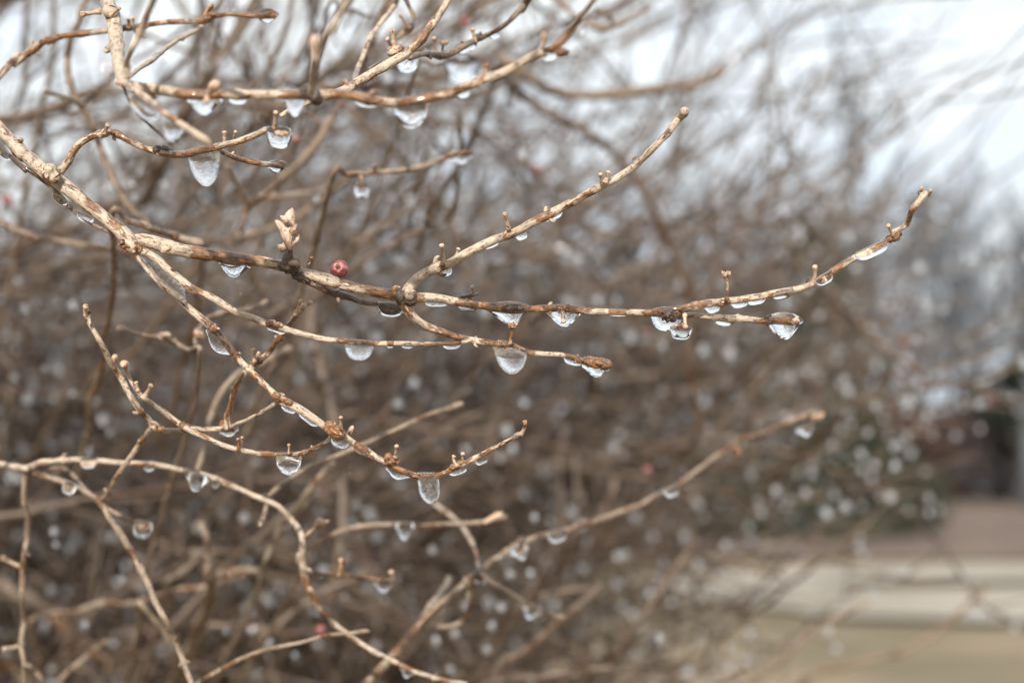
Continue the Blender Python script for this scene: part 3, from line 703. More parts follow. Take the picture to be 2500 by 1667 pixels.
drop('A', (1840, 905), (2010, 925), 108, 55, .33, 'round pale drop with an orange bud inside', top=25, power=3.5)
drop('A', (1835, 1135), (1970, 1142), 58, 40, .36, 'small flat drop at the blunt tip of a pale twig', top=18)
drop('A', (1290, 668), (1530, 668), 128, 88, .31, 'blurred hanging drop on the near pale stem', top=4)
drop('A', (1950, 668), (2110, 664), 140, 88, .31, 'blurred drop beside the dark node of the near stem', top=0)
drop('B', (340, 700), (610, 690), 195, 82, .31, 'largest white drop with a bright sparkle on the near stem', pend=(.22, .25, .02, .8))
drop('A', (1130, 870), (1265, 895), 92, 60, .30, 'soft round drop under the pale near twig end', top=0, power=3)
drop('A', (915, 660), (1095, 800), 78, 60, .30, 'long soft smear of ice along the pale near twig', top=0, power=3)
drop('B', (365, 400), (530, 385), 112, 48, .385, 'clear drop under the dark wet crossing branch', top=3, power=3)
drop('B', (710, 430), (950, 410), 170, 40, .45, 'large faint out-of-focus drop above the near stem', top=10, power=3)
drop('B', (40, 70), (150, 110), 170, 30, .46, 'long pale blurred drop high behind the near stems', top=10, power=4)
drop('B', (85, 1285), (195, 1290), 78, 26, .415, 'small round drop hanging from a tiny forked stalk', top=22, power=4)
drop('B', (745, 1092), (905, 1070), 55, 44, .42, 'glittering ice cap at the end of the blurred straight twig', top=20)
drop('G', (1285, 125), (1440, 165), 105, 55, .40, 'hanging drop under the dark joint of the arching twig', top=2)
drop('G', (925, 470), (1050, 495), 88, 60, .41, 'drop wrapped on a short broken side twig', top=14, power=3)
drop('H', (365, 472), (505, 475), 108, 42, .44, 'pale drop under the level blurred twig', top=2)
drop('H', (215, 868), (365, 870), 72, 40, .425, 'shallow drop at the end of the orange side twig', top=4)
drop('H', (1155, 665), (1285, 610), 88, 52, .44, 'blurred drop below the bend of the long rising twig', top=0)
drop('H', (1245, 1015), (1385, 1065), 92, 42, .46, 'bright blurred drop on the drooping side twig', top=2)
drop('H', (405, 1450), (515, 1490), 62, 42, .41, 'low drop under the arching twig near the frame bottom', top=3)
drop('F', (775, 1400), (895, 1360), 62, 40, .46, 'blurred white drop near the tip of the rising twig', top=0)
for a in [('M', 'D', (1330, 155), (1475, 185), 58, 90, F), ('M', 'D', (1520, 195), (1660, 222), 60, 88, F), ('M', 'D', (2225, 355), (2360, 388), 52, 76, F),
          ('M', 'E', (580, 506), (725, 512), 40, 58, F), ('M', 'E', (795, 525), (935, 538), 42, 56, F), ('M', 'E', (1830, 574), (1965, 580), 34, 50, F),
          ('M', 'F', (200, 612), (360, 622), 66, 46, F), ('M', 'F', (140, 542), (255, 522), 56, 54, F), ('M', 'F', (320, 513), (445, 492), 50, 54, F), ('M', 'F', (430, 494), (565, 472), 48, 52, F),
          ('M', 'F', (605, 465), (755, 425), 48, 50, F), ('M', 'F', (910, 370), (1020, 310), 52, 52, F), ('M', 'F', (1185, 192), (1405, 92), 62, 48, F),
          ('M', 'E', (690, 796), (825, 790), 48, 36, F), ('M', 'E', (1530, 888), (1660, 922), 44, 36, F, ), ('M', 'E', (310, 800), (360, 800), 32, 36, F), ('M', 'E', (410, 800), (495, 800), 36, 36, F),
          ('M', 'D', (1835, 655), (1985, 697), 52, 50, F), ('M', 'D', (1945, 1190), (2060, 1240), 62, 60, F), ('M', 'D', (2065, 1250), (2200, 1350), 46, 54, F),
          ('M', 'W', (762, 998), (805, 1018), 22, 17, F), ('M', 'W', (815, 1018), (850, 1036), 16, 15, F), ('M', 'H', (725, 105), (865, 60), 52, 42, F),
          ('M', 'H', (915, 40), (1000, 5), 40, 38, F), ('M', 'E', (685, 292), (750, 265), 56, 72, F), ('M', 'E', (960, 115), (1080, 65), 52, 62, F), ('M', 'E', (1180, 45), (1275, 5), 62, 64, F), ('M', 'B', (1390, 1500), (1510, 1435), 52, 62, F),
          ('L', 'A', (535, 1455), (645, 1520), 46, 30, .352), ('L', 'A', (-10, 1015), (85, 1085), 46, 34, .352), ('L', 'A', (375, 1300), (470, 1400), 48, 30, .352),
          ('T', 'A', (1580, 662), (1700, 662), 62, 88, .31), ('T', 'B', (95, 672), (255, 698), 58, 84, .31), ('T', 'B', (780, 628), (880, 600), 66, 84, .31), ('T', 'B', (1370, 365), (1490, 345), 66, 74, .31),
          ('U', 'B', (195, 490), (290, 440), 62, 66, .35), ('U', 'B', (785, 340), (925, 280), 56, 50, .385), ('U', 'B', (1010, 245), (1080, 205), 52, 46, .385),
          ('G', 'G', (555, 37), (665, 37), 52, 54, .405), ('G', 'G', (995, 60), (1065, 66), 48, 54, .405), ('G', 'G', (440, 190), (525, 222), 66, 56, .405), ('G', 'G', (1470, 170), (1520, 190), 50, 50, .405),
          ('H', 'H', (1415, 548), (1545, 520), 62, 48, .44), ('H', 'H', (900, 845), (975, 785), 72, 56, .44), ('H', 'H', (2215, 250), (2315, 210), 56, 44, .44)]:
    film(*a)

# ------------------------------------------------------------------ the sharp main branch
begin('main_branch', 'long sharp tan branch crossing the picture and forking to the right', 'branch', at('A', -600, 330, .37))
twig('limb', 'A', [(0, 880), (100, 985), (220, 1092), (320, 1180), (385, 1235), (450, 1290), (560, 1388), (680, 1482), (790, 1570), (860, 1640), (915, 1690)],
     (94, 96, 108, 118, 100, 98, 98, 108), (.362, .352, F), ext0=.14, wet=.10, sides=16, knots=.6)
twig('stem', 'D', [(890, 125), (960, 72), (1050, 76), (1150, 108), (1300, 150), (1500, 190), (1700, 226), (1850, 250), (1960, 275), (2060, 312), (2200, 350), (2352, 388)],
     (95, 104, 100, 94, 90, 86, 84, 84, 78), F, wet=.02, sides=16, knots=.7)
twig('stem', 'E', [(-12, 388), (150, 430), (300, 466), (420, 492), (520, 500), (650, 505), (800, 525), (1000, 545), (1150, 556), (1300, 549), (1500, 552), (1700, 566), (1900, 577), (2100, 584), (2240, 592), (2330, 596)],
     (78, 76, 80, 62, 60, 56, 54, 54, 52, 50, 50), F, wet=0, sides=16, knots=.9)
twig('stem', 'F', [(-110, 598), (0, 606), (100, 606), (300, 620), (500, 634), (600, 640), (700, 644), (790, 641)], (48, 46, 45, 46, 50, 48), (F, F + .001), wet=.0, sides=14)
twig('stem', 'F', [(-140, 590), (-60, 566), (0, 556), (150, 540), (280, 516), (400, 500), (550, 474), (700, 440), (860, 390), (960, 345), (1050, 280), (1150, 212), (1250, 162), (1350, 112), (1430, 72), (1485, 68)],
     (48, 54, 58, 56, 52, 52, 50, 48, 50, 54, 62, 44), (F, F, F, .353, .357), wet=.2, sides=14)
twig('twig_tip', 'C', [(1440, 1600), (1530, 1545), (1600, 1432), (1655, 1350), (1672, 1330)], (40, 44, 42, 52, 46), .357, wet=0)
twig('fork_twig', 'E', [(430, 500), (460, 420), (530, 338), (640, 272), (750, 226), (850, 162), (950, 110), (1060, 68), (1150, 38), (1260, -20), (1340, -60), (1450, -110), (1600, -195), (1700, -255), (1800, -305), (1900, -356), (2000, -426), (2100, -515), (2200, -615), (2300, -718), (2345, -770), (2368, -812)],
     (92, 84, 74, 72, 68, 66, 64, 66, 62, 58, 56, 52, 50, 56, 66), (F, F, .348, .345, .343), wet=.10, sides=14)
twig('side_twig', 'E', [(420, 520), (480, 590), (540, 640), (600, 680), (700, 722), (800, 752), (900, 772), (1000, 790), (1080, 806), (1160, 812), (1230, 840), (1290, 865), (1400, 878), (1500, 882), (1580, 896), (1650, 920), (1710, 932)],
     (78, 74, 60, 52, 46, 44, 46, 42, 40, 38, 36, 36), F, wet=.12, sides=14)
twig('under_twig', 'D', [(1990, 290), (2100, 355), (2200, 405), (2290, 445), (2400, 470), (2520, 510), (2660, 528), (2790, 548)], (60, 50, 52, 46, 38, 36), F + .002, mat=BARK_DARK, wet=.5)
twig('lower_twig', 'D', [(930, 130), (1000, 172), (1080, 222), (1150, 282), (1230, 342), (1300, 400), (1400, 450), (1550, 530), (1700, 600), (1850, 660), (2000, 700), (2200, 755), (2352, 778), (2470, 790), (2650, 800), (2850, 800), (3050, 795), (3170, 790), (3260, 772)],
     (70, 62, 60, 54, 54, 52, 46, 42, 40, 36, 34, 26), F, wet=.0, sides=14)
twig('lower_twig', 'D', [(905, 120), (930, 180), (1000, 265), (1080, 362), (1180, 452), (1300, 560), (1400, 640), (1480, 705), (1560, 792), (1650, 900), (1750, 1000), (1850, 1098), (1930, 1175), (2050, 1235), (2150, 1310), (2250, 1382), (2330, 1420)],
     (60, 44, 46, 52, 56, 62, 58, 52, 50, 52, 70, 62, 56, 60), F, wet=.05, sides=14)
twig('lower_twig', 'W', [(775, 990), (830, 1022), (880, 1050), (920, 1072), (980, 1094), (1020, 1086), (1060, 1066), (1110, 1040), (1160, 1014), (1197, 994)],
     (20, 17, 18, 17, 14, 14, 13, 11.5, 11, 11), (F, F, .346), wet=.18, sides=14)
stub('W', (1196, 998), (1205, 968), 11, .346, 'cut', .2, name='twig_tip')
lump('D', (905, 120), 75, 62, F, BARK, 'node', 4, .35, .5)
lump('D', (1985, 270), 62, 52, F - .001, KNOT, 'node', 6, .6, .3)
lump('D', (2070, 350), 60, 30, F, KNOT, 'node', 4, .6, .4)
lump('E', (440, 490), 62, 60, F - .001, KNOT, 'node', 6, .2, .2)
lump('E', (470, 450), 34, 48, F - .002, BARK, 'collar', 2, .0, -1.0)
lump('A', (360, 1195), 60, 62, F - .001, BARK, 'node', 3, .3, .7)
lump('D', (1465, 690), 40, 40, F - .001, BARK, 'node', 3, .5, .7)
lump('D', (1950, 1185), 75, 42, F - .001, BARK, 'node', 5, .6, .55)
lump('D', (1890, 665), 55, 34, F - .001, BARK, 'node', 3, .5, .3)
lump('W', (768, 990), 24, 20, F - .001, BUD, 'node', 6, .6, .6)
lump('W', (900, 1055), 16, 15, F - .001, BARK, 'node', 4, .6, .5)
lump('W', (1050, 1068), 18, 11, F - .001, BARK, 'node', 2, .6, -.5)
lump('E', (1180, 552), 70, 34, F - .001, KNOT, 'node', 3, .7, .0)
lump('E', (1530, 552), 44, 32, F - .001, BARK, 'node', 3, .6, .0)
lump('E', (2250, 610), 50, 45, F - .003, KNOT, 'node', 6, .6, .6)
lump('F', (-20, 680), 30, 26, F - .006, BUD, 'bud', 4, .3, .3)
lump('E', (1110, 800), 42, 30, F - .001, BARK, 'node', 3, .7, .2)
lump('E', (1150, 45), 34, 36, .349, BUD, 'node', 4, .2, -.4)
lump('F', (280, 515), 40, 32, F - .001, BARK, 'node', 2, .9, -.2)
lump('F', (1450, 65), 52, 34, .356, BARK, 'node', 4, .9, -.4)
lump('F', (905, 360), 52, 34, .353, KNOT, 'node', 3, .5, -.4)
lump('E', (1765, 932), 85, 52, F - .001, BARK, 'bud', 5, .9, .1)
lump('F', (770, 642), 26, 30, F, BUD, 'bud', 2, .2, .0)
lump('D', (1140, 145), 32, 30, F - .006, BUD, 'bud', 1, .0, -.6)
stub('E', (705, 235), (688, 115), 34, F - .003, 'cut'); stub('E', (785, 205), (806, 142), 28, F + .003, 'cut')
stub('B', (1150, 1580), (1122, 1468), 32, .348, 'cut'); stub('B', (1795, 1262), (1780, 1195), 28, .343, 'cut'); stub('B', (1815, 1255), (1838, 1180), 34, .342, 'cut')
stub('F', (292, 500), (296, 318), 34, .347, 'cup', .10, name='flower_stalk'); stub('F', (882, 395), (905, 262), 36, .349, 'cut', .15)
stub('F', (1442, 50), (1410, -18), 26, .355, 'cut'); stub('C', (1650, 1345), (1638, 1288), 22, .356, 'bud'); stub('C', (1690, 1350), (1708, 1305), 20, .357, 'bud')
stub('E', (1160, 800), (1178, 668), 36, .348, 'cup', name='flower_stalk'); stub('E', (880, 482), (895, 402), 28, F + .006, 'cut', .4)
twig('side_twig', 'E', [(760, 512), (830, 480), (900, 462), (945, 452)], (26, 30, 30, 22), F + .006, mat=BARK_DARK, wet=.4)
stub('D', (2030, 600), (2070, 500), 26, .36, 'cut', name='twig_tip')
stub('E', (1520, 570), (1528, 655), 34, F - .001, 'cut')
stub('F', (10, 600), (15, 690), 34, F - .006, 'cut')
stub('W', (783, 985), (783, 957), 9, F - .002, 'cut'); stub('W', (795, 1010), (811, 978), 11, F + .003, 'bud')
stub('W', (908, 1050), (911, 1023), 9, F - .002, 'cut'); stub('W', (1050, 1070), (1043, 1046), 9, F - .003, 'cut', -.3); stub('W', (1062, 1062), (1063, 1040), 9, F + .001, 'cut')
# crumpled dead leaf rolled on the dark node of the main stem
def crumple(p, d, strips, mat, name):
    parts = []
    for pts, ws in strips:
        P = np.array([at(p, x, y, d + dz) for x, y, dz in pts]); r = np.array(ws) * .5 * pscale(p) * mpp(d)
        v, q, t, tc_, w_ = solid(name, P, r, mat, 8, rng.uniform(-.2, .3), .16, 14)
        c = v.mean(0); v = c + (v - c) - np.outer((v - c) @ FW, FW) * .35
        parts.append((v, q, t, tc_, w_))
    return link(name, mesh_from(name, parts, mat, ORG), CUR)
DEAD = bark('dead_leaf', (.46, .33, .25), (.17, .10, .065), (.24, .12, .065), (.06, .03, .018), fine=.8)
crumple('X', F - .003, [([(700, 650, .001), (703, 628, 0), (709, 606, 0), (716, 592, 0)], (40, 26, 14, 8)), ([(712, 640, 0), (722, 646, -.001), (730, 652, 0)], (26, 24, 10))], KNOT, 'leaf_stalk')
crumple('X', F - .004, [([(709, 608, 0), (703, 590, -.001), (701, 568, -.001), (704, 545, 0), (709, 524, 0), (714, 510, .001)], (12, 24, 38, 34, 24, 6)), ([(699, 572, 0), (688, 556, -.001), (678, 543, 0), (672, 540, .001)], (22, 20, 12, 3)),
                        ([(708, 575, 0), (718, 560, -.002), (724, 546, 0)], (20, 18, 4)), ([(703, 545, -.001), (694, 534, -.003), (686, 528, -.001)], (18, 14, 5)), ([(712, 600, 0), (724, 588, -.001), (728, 574, 0)], (9, 10, 8)), ([(700, 592, .001), (690, 606, .002), (680, 600, .003)], (18, 20, 8))], DEAD, 'dead_leaf')
stub('X', (752, 648), (760, 628), 7, F + .002, 'cut', .3)
put_films('M')
# frozen web in the fork of the lower twigs
wp = [((962, 190), (1000, 175)), ((1040, 290), (1110, 235)), ((1090, 360), (1190, 300)), ((1150, 425), (1235, 345)), ((1215, 480), (1275, 395)), ((1262, 512), (1268, 440)), ((1292, 545), (1285, 520))]
def web():
    top, bot = [], []
    n = 28; t = np.linspace(0, 1, n)
    a = catmull(np.array([at('D', *q[0], F) for q in wp]), [8] * 6)[:, :]; b = catmull(np.array([at('D', *q[1], F) for q in wp]), [8] * 6)
    m = len(a); u = np.linspace(0, 1, 9)[None, :, None]; S = a[:, None] * (1 - u) + b[:, None] * u
    th = (.0011 - .0007 * np.sin(np.pi * u)) * np.ones((m, 9, 1)) * (1 + .12 * rng.normal(size=(m, 9, 1)))
    fr, bk = S - FW * th, S + FW * th
    V = np.vstack([fr.reshape(-1, 3), bk.reshape(-1, 3)]); k = m * 9
    q = [(i * 9 + j, i * 9 + j + 1, (i + 1) * 9 + j + 1, (i + 1) * 9 + j) for i in range(m - 1) for j in range(8)]
    Q = q + [tuple(x + k for x in f[::-1]) for f in q]
    for i in range(m - 1): Q += [(i * 9, (i + 1) * 9, (i + 1) * 9 + k, i * 9 + k), (i * 9 + 8 + k, (i + 1) * 9 + 8 + k, (i + 1) * 9 + 8, i * 9 + 8)]
    for j in range(8): Q += [(j + 1, j, j + k, j + 1 + k), ((m - 1) * 9 + j, (m - 1) * 9 + j + 1, (m - 1) * 9 + j + 1 + k, (m - 1) * 9 + j + k)]
    me = mesh_from('ice_web', [(V, np.array(Q), np.zeros((0, 3), int), V, np.zeros(len(V)))], ICE_WEB, at('D', 1150, 380, F))
    import bmesh
    bm = bmesh.new(); bm.from_mesh(me); bmesh.ops.recalc_face_normals(bm, faces=bm.faces); bm.to_mesh(me); bm.free()
    tag(link('ice_web', me, None, at('D', 1150, 380, F)), 'thin bubbly sheet of ice bridging the fork of the lower twigs', 'ice sheet')
ICE_WEB = ice('web_ice', frost=.22, bump=.6, scale=2200)
web()

# thin dark twig hugging the limb from below
begin('thin_twig', 'thin dark icy twig running just under the thick limb at left', 'twig', at('A', -200, 850, .36))
twig('stem', 'A', [(0, 1010), (100, 1100), (200, 1172), (320, 1260), (400, 1342), (480, 1422), (560, 1492), (700, 1570), (850, 1640)], (34, 32, 34, 28, 24), (.356, .353, .355), mat=BARK_DARK, ext0=.12, wet=.3)
put_films('L')
begin('curved_twig', 'curving tan twig that leaves the thick limb and carries the frosted icicle', 'twig', at('A', 380, 1210, .352))
twig('stem', 'A', [(380, 1205), (430, 1160), (475, 1105), (510, 1040), (560, 980), (640, 935), (720, 912), (770, 905), (840, 930), (950, 988), (1060, 1030), (1150, 1052), (1250, 1052), (1380, 1036), (1500, 1010), (1620, 980), (1750, 935), (1860, 895), (1930, 930)],
     (76, 60, 54, 50, 46, 50, 60, 58, 54, 52, 46), (.352, .352, .350, .346, .338, .33), wet=.22)
lump('A', (715, 920), 42, 40, .349, BARK, 'node', 4, .3, -.2); stub('A', (722, 915), (745, 858), 34, .348, 'cut'); stub('A', (1545, 1010), (1546, 905), 32, .338, 'cut'); stub('A', (1605, 985), (1622, 905), 22, .342, 'cut')
lump('A', (1120, 1035), 60, 42, .348, KNOT, 'node', 4, .6, .1); lump('A', (1955, 925), 34, 26, .326, BUD, 'bud', 3, .2, .0)
stub('A', (1890, 880), (1900, 770), 34, .328, 'cut')
twig('side_twig', 'A', [(1480, 1020), (1560, 1062), (1660, 1100), (1780, 1128), (1900, 1138), (1955, 1132)], (40, 42, 44, 44, 54), (.345, .355, .36), wet=.0)

# ------------------------------------------------------------------ near, out-of-focus stems at the top
begin('near_branch', 'near blurred warm-coloured branch across the top left with big drops', 'branch', at('A', 500, -700, .40))
twig('limb', 'A', [(690, -10), (728, 100), (758, 200), (772, 300), (802, 420), (832, 520), (850, 585)], (104, 112, 116, 108, 100, 96), (.352, .335, .315), ext0=.12, wet=.1, sides=16)
twig('stem', 'A', [(820, 575), (950, 602), (1100, 626), (1250, 650), (1400, 658), (1600, 655), (1800, 660), (2000, 662), (2130, 662), (2300, 650), (2400, 655), (2502, 680), (2652, 702), (2802, 700), (2952, 680), (3072, 650), (3202, 608), (3352, 550), (3502, 488), (3652, 402), (3762, 345)],
     (70, 82, 92, 94, 90, 88, 86, 84, 88, 84, 82, 84, 78, 82), (.315, .31, .31, .308, .305), wet=.22, sides=16)
twig('side_twig', 'B', [(1390, 350), (1480, 312), (1560, 220), (1640, 110), (1720, 0)], (50, 58, 56, 54), (.305, .295), ext1=.06, wet=.1)
lump('B', (1490, 352), 70, 40, .304, BUD, 'bud', 4, .7, .25); stub('B', (1385, 320), (1398, 205), 30, .30, 'bud'); lump('A', (2150, 660), 75, 60, .308, KNOT, 'node', 7, .6, .6)
twig('side_twig', 'A', [(2140, 640), (2160, 520), (2175, 400), (2230, 280), (2320, 150), (2400, 0)], (60, 54, 70, 76, 72), (.305, .29, .28), ext1=.07, wet=-.05)
stub('A', (2170, 420), (2165, 240), 60, .283, 'bud', mat=DEAD, name='dead_leaf'); stub('B', (945, 580), (1010, 440), 40, .30, 'cut'); stub('A', (1440, 640), (1500, 565), 60, .305, 'bud')
stub('A', (1420, 660), (1428, 715), 34, .303, 'bud')
twig('side_twig', 'A', [(860, 570), (960, 642), (1050, 712), (1150, 790), (1250, 860), (1350, 930), (1450, 985)], (60, 64, 70, 66, 70), (.312, .30, .296), wet=-.1)
twig('side_twig', 'A', [(880, 540), (870, 430), (890, 350), (940, 250), (1000, 130), (1062, 0)], (50, 50, 66, 66, 62), (.312, .30, .295), ext1=.07, wet=-.15)
twig('side_twig', 'A', [(845, 585), (900, 720), (1000, 835), (1100, 922), (1160, 965)], (26, 28, 24, 22), .318, mat=BARK_DARK, wet=.4)
twig('side_twig', 'A', [(890, 530), (960, 460), (1100, 370), (1250, 268), (1400, 180)], (36, 42, 40, 34), (.32, .37, .39), wet=.0)
stub('A', (760, 110), (825, 55), 26, .338, 'cut'); stub('A', (690, 80), (560, 102), 40, .345, 'cut'); lump('A', (835, 570), 36, 34, .312, BUD, 'node', 3, .1, .4)
put_films('T')
begin('top_twig', 'soft brown twig rising to the iced bud along the top edge', 'twig', at('A', -400, 900, .42))
twig('stem', 'A', [(0, 520), (100, 428), (200, 350), (310, 282), (450, 250), (600, 230), (750, 212), (870, 200), (1000, 182), (1200, 162), (1350, 146), (1450, 118), (1550, 85), (1700, 100), (1800, 115), (1905, 106)],
     (66, 62, 62, 54, 50, 48, 46, 42, 44, 44), (.39, .387, .385), ext0=.12, wet=.25)
lump('A', (350, 275), 52, 36, .386, BARK, 'node', 3, .7, -.2); lump('A', (880, 195), 60, 30, .384, KNOT, 'node', 4, .5, -.1); lump('A', (1420, 125), 62, 36, .384, BARK, 'node', 4, .9, -.4); lump('A', (1870, 100), 42, 26, .384, BARK, 'bud', 4, .8, .0)
stub('A', (885, 190), (885, 130), 26, .382, 'cut'); stub('A', (920, 180), (915, 120), 26, .386, 'cut'); stub('A', (1410, 110), (1465, 25), 30, .384, 'bud')
begin('orange_twig', 'wet orange-brown twig climbing to the top edge at centre left', 'twig', at('A', 1900, 880, .36))
twig('stem', 'B', [(-420, 800), (-250, 700), (-100, 640), (0, 600), (100, 540), (250, 460), (400, 380), (480, 320), (560, 240), (640, 130), (720, 0)], (40, 60, 72, 72, 70, 66, 60, 56), (.34, .345, .35, .352), ext1=.08, wet=.3)
twig('side_twig', 'B', [(470, 395), (600, 372), (720, 380), (850, 322), (950, 270), (1100, 190), (1200, 110), (1270, 30), (1300, -20)], (50, 52, 58, 50, 46, 46, 60), (.36, .385, .39), mat=BARK_DARK, ext1=.05, wet=.3)
lump('B', (700, 378), 60, 32, .383, KNOT, 'node', 5, .7, -.1); lump('B', (370, 350), 50, 44, .35, BUD, 'node', 3, .4, -.6); lump('B', (935, 270), 40, 34, .385, KNOT, 'node', 3, .3, -.5)
stub('B', (920, 290), (900, 195), 32, .383, 'cut'); stub('B', (655, 360), (636, 260), 26, .385, 'cut'); stub('B', (690, 350), (705, 295), 30, .385, 'cup')
stub('B', (370, 340), (345, 205), 38, .352, 'cut'); stub('B', (345, 330), (315, 265), 28, .352, 'cut')
put_films('U')
begin('bent_twig', 'small hooked dark twig hanging from the top edge', 'twig', at('B', 380, -80, .40))
twig('stem', 'B', [(420, -30), (460, 50), (492, 130), (468, 180), (430, 220), (380, 270)], (40, 36, 40, 56, 36), (.40, .395, .39), mat=BARK_DARK, wet=.3, ext0=.05); stub('B', (455, 175), (398, 102), 26, .395, 'cut')
begin('slanting_twig', 'soft brown twig slanting up behind the orange twig', 'twig', at('B', 110, 540, .385))
twig('stem', 'B', [(90, 580), (110, 510), (150, 400), (210, 270), (300, 120), (370, 40), (420, -40)], (44, 48, 46, 50, 56), (.37, .39, .40), ext1=.05, wet=.2)

# ------------------------------------------------------------------ twigs at left, in and just behind focus
begin('forked_twig', 'forked tan twig with bare upright tips in the left middle', 'twig', at('G', 690, 330, .405))
twig('stem', 'G', [(690, 320), (750, 240), (800, 150), (860, 70), (920, -10), (1010, -140), (1070, -195)], (40, 50, 48, 52, 50), (.405, .39, .375), wet=.2)
twig('stem', 'D', [(1080, 1380), (1020, 1318), (960, 1250), (900, 1160), (830, 1040), (760, 930), (700, 810), (640, 700), (602, 620), (590, 540)], (58, 54, 50, 48, 52, 42, 40, 42), (.375, .37, .365), wet=.08)
twig('stem', 'D', [(1075, 1385), (1150, 1388), (1300, 1376), (1450, 1386), (1580, 1372), (1650, 1345), (1750, 1300), (1850, 1240), (1925, 1190)], (48, 46, 42, 44, 38, 30, 28, 28), (.375, .372, .362, F), wet=.08)
twig('side_twig', 'D', [(855, 945), (880, 1010), (920, 1090), (980, 1160), (1050, 1210), (1150, 1280), (1250, 1352), (1350, 1412), (1500, 1480), (1650, 1530), (1800, 1556), (1950, 1566), (2100, 1556), (2200, 1510), (2300, 1440)], (32, 34, 44, 46, 40, 42, 38, 38, 30), (.366, .368, .366, .365, .352), wet=.15)
twig('side_twig', 'D', [(1575, 1385), (1560, 1300), (1580, 1200), (1610, 1100), (1660, 1010), (1750, 930), (1830, 870), (1900, 770), (1960, 690), (2030, 600), (2085, 545)], (60, 54, 48, 46, 50, 44, 46, 50, 62), (.372, .368, .365), wet=.35)
lump('D', (1565, 1370), 50, 42, .371, BARK, 'node', 4, .7, .4); lump('D', (1270, 1365), 34, 30, .37, BARK, 'node', 2, .6, .3); lump('D', (1080, 1375), 50, 38, .373, BARK, 'node', 2, .3, .5); lump('D', (1770, 925), 40, 36, .366, BARK, 'node', 3, .7, -.7); lump('D', (985, 1165), 30, 26, .367, BUD, 'node', 2, .2, .6)
stub('D', (2085, 550), (2068, 498), 20, .364, 'cut'); stub('D', (2085, 550), (2142, 512), 24, .364, 'cut'); stub('D', (2080, 560), (2098, 528), 36, .362, 'bud'); stub('D', (1755, 920), (1742, 832), 30, .364, 'cut'); stub('D', (1765, 900), (1790, 855), 26, .368, 'bud')
stub('D', (1000, 1155), (1040, 1080), 32, .365, 'cut'); stub('D', (950, 1120), (935, 1060), 26, .366, 'cut'); stub('D', (860, 960), (853, 925), 48, .366, 'bud', name='bud'); stub('D', (775, 930), (798, 872), 34, .367, 'bud'); stub('D', (592, 600), (590, 538), 34, .364, 'cut'); stub('D', (600, 600), (625, 570), 24, .365, 'bud')
stub('D', (1640, 1530), (1640, 1450), 24, .364, 'cut'); stub('D', (1665, 1530), (1668, 1440), 22, .366, 'cut'); stub('D', (1990, 1550), (1990, 1490), 22, .363, 'cut')
begin('bowed_twig', 'soft pale bowed twig behind the upright orange one', 'twig', at('G', 1370, 130, .44))
twig('stem', 'G', [(1345, 125), (1368, 60), (1390, -20), (1420, -145), (1450, -265), (1490, -375), (1560, -490), (1650, -570), (1780, -630), (1900, -700), (2000, -742)], (52, 50, 54, 56, 58, 54, 62), (.43, .44, .45), mat=BARK_SHADE, wet=-.15)
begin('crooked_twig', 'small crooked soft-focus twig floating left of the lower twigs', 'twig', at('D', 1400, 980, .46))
twig('stem', 'D', [(1370, 860), (1300, 838), (1200, 790), (1110, 752), (1000, 745), (900, 712), (845, 690), (802, 692)], (48, 42, 44, 40, 38, 44, 50), .41, mat=BARK_SHADE, wet=.0, anchor=True)
twig('side_twig', 'D', [(1365, 855), (1345, 780), (1370, 700), (1420, 628), (1500, 590), (1600, 576), (1720, 560), (1850, 500)], (44, 40, 40, 42, 44, 38), (.41, .43), mat=BARK_SHADE, wet=.05)
lump('D', (1135, 742), 36, 28, .408, BARK, 'node', 3, .2, .1); lump('D', (1350, 850), 34, 32, .408, KNOT, 'node', 3, .3, .4); lump('D', (1370, 730), 34, 34, .41, BUD, 'node', 3, .2, .4)

# ------------------------------------------------------------------ lower left arching twigs
begin('arching_twig', 'soft tan twig arching from the left edge down to the bottom', 'twig', at('G', -500, 20, .43))
twig('stem', 'G', [(0, 60), (100, 76), (200, 84), (300, 50), (450, 36), (600, 35), (800, 40), (950, 50), (1100, 70), (1250, 108), (1330, 125), (1400, 140), (1550, 190), (1700, 250), (1820, 305), (1920, 352), (2010, 450), (2068, 540), (2082, 640), (2082, 740), (2100, 850), (2150, 970), (2220, 1080), (2300, 1160), (2400, 1240), (2540, 1340), (2660, 1400), (2780, 1450), (2900, 1500), (3060, 1548), (3220, 1575)],
     (64, 62, 56, 54, 54, 50, 54, 50, 52, 58, 64, 70, 58, 50, 48, 46, 44, 42), (.41, .405, .405, .41, .412), ext0=.12, wet=.08)
twig('side_twig', 'G', [(180, 85), (250, 115), (350, 150), (500, 205), (620, 270), (690, 340), (750, 432), (850, 570), (950, 740), (1030, 880), (1080, 1000), (1150, 1130), (1200, 1270), (1260, 1430), (1315, 1575)], (58, 60, 56, 64, 62, 62, 58, 54, 52, 50), (.41, .405, .40, .395), ext1=.06, mat=BARK_SHADE, wet=.08)
twig('side_twig', 'G', [(175, 100), (165, 300), (190, 420), (192, 560), (172, 700), (165, 850), (156, 1000), (155, 1150), (142, 1300), (160, 1430), (172, 1575)], (52, 50, 54, 48, 54, 50, 44, 50), (.41, .42, .425), ext1=.06, mat=BARK_SHADE, wet=.15)
twig('side_twig', 'G', [(720, 350), (830, 410), (920, 460), (1000, 490)], (42, 44, 44, 52), (.403, .41), mat=BARK_SHADE, wet=.0); lump('G', (985, 480), 42, 38, .41, BUD, 'bud', 3, .2, .3)
twig('side_twig', 'G', [(340, 92), (430, 92), (500, 130), (560, 190), (600, 232), (660, 290)], (36, 38, 36, 34), (.43, .42, .405), mat=BARK_SHADE, wet=.1)
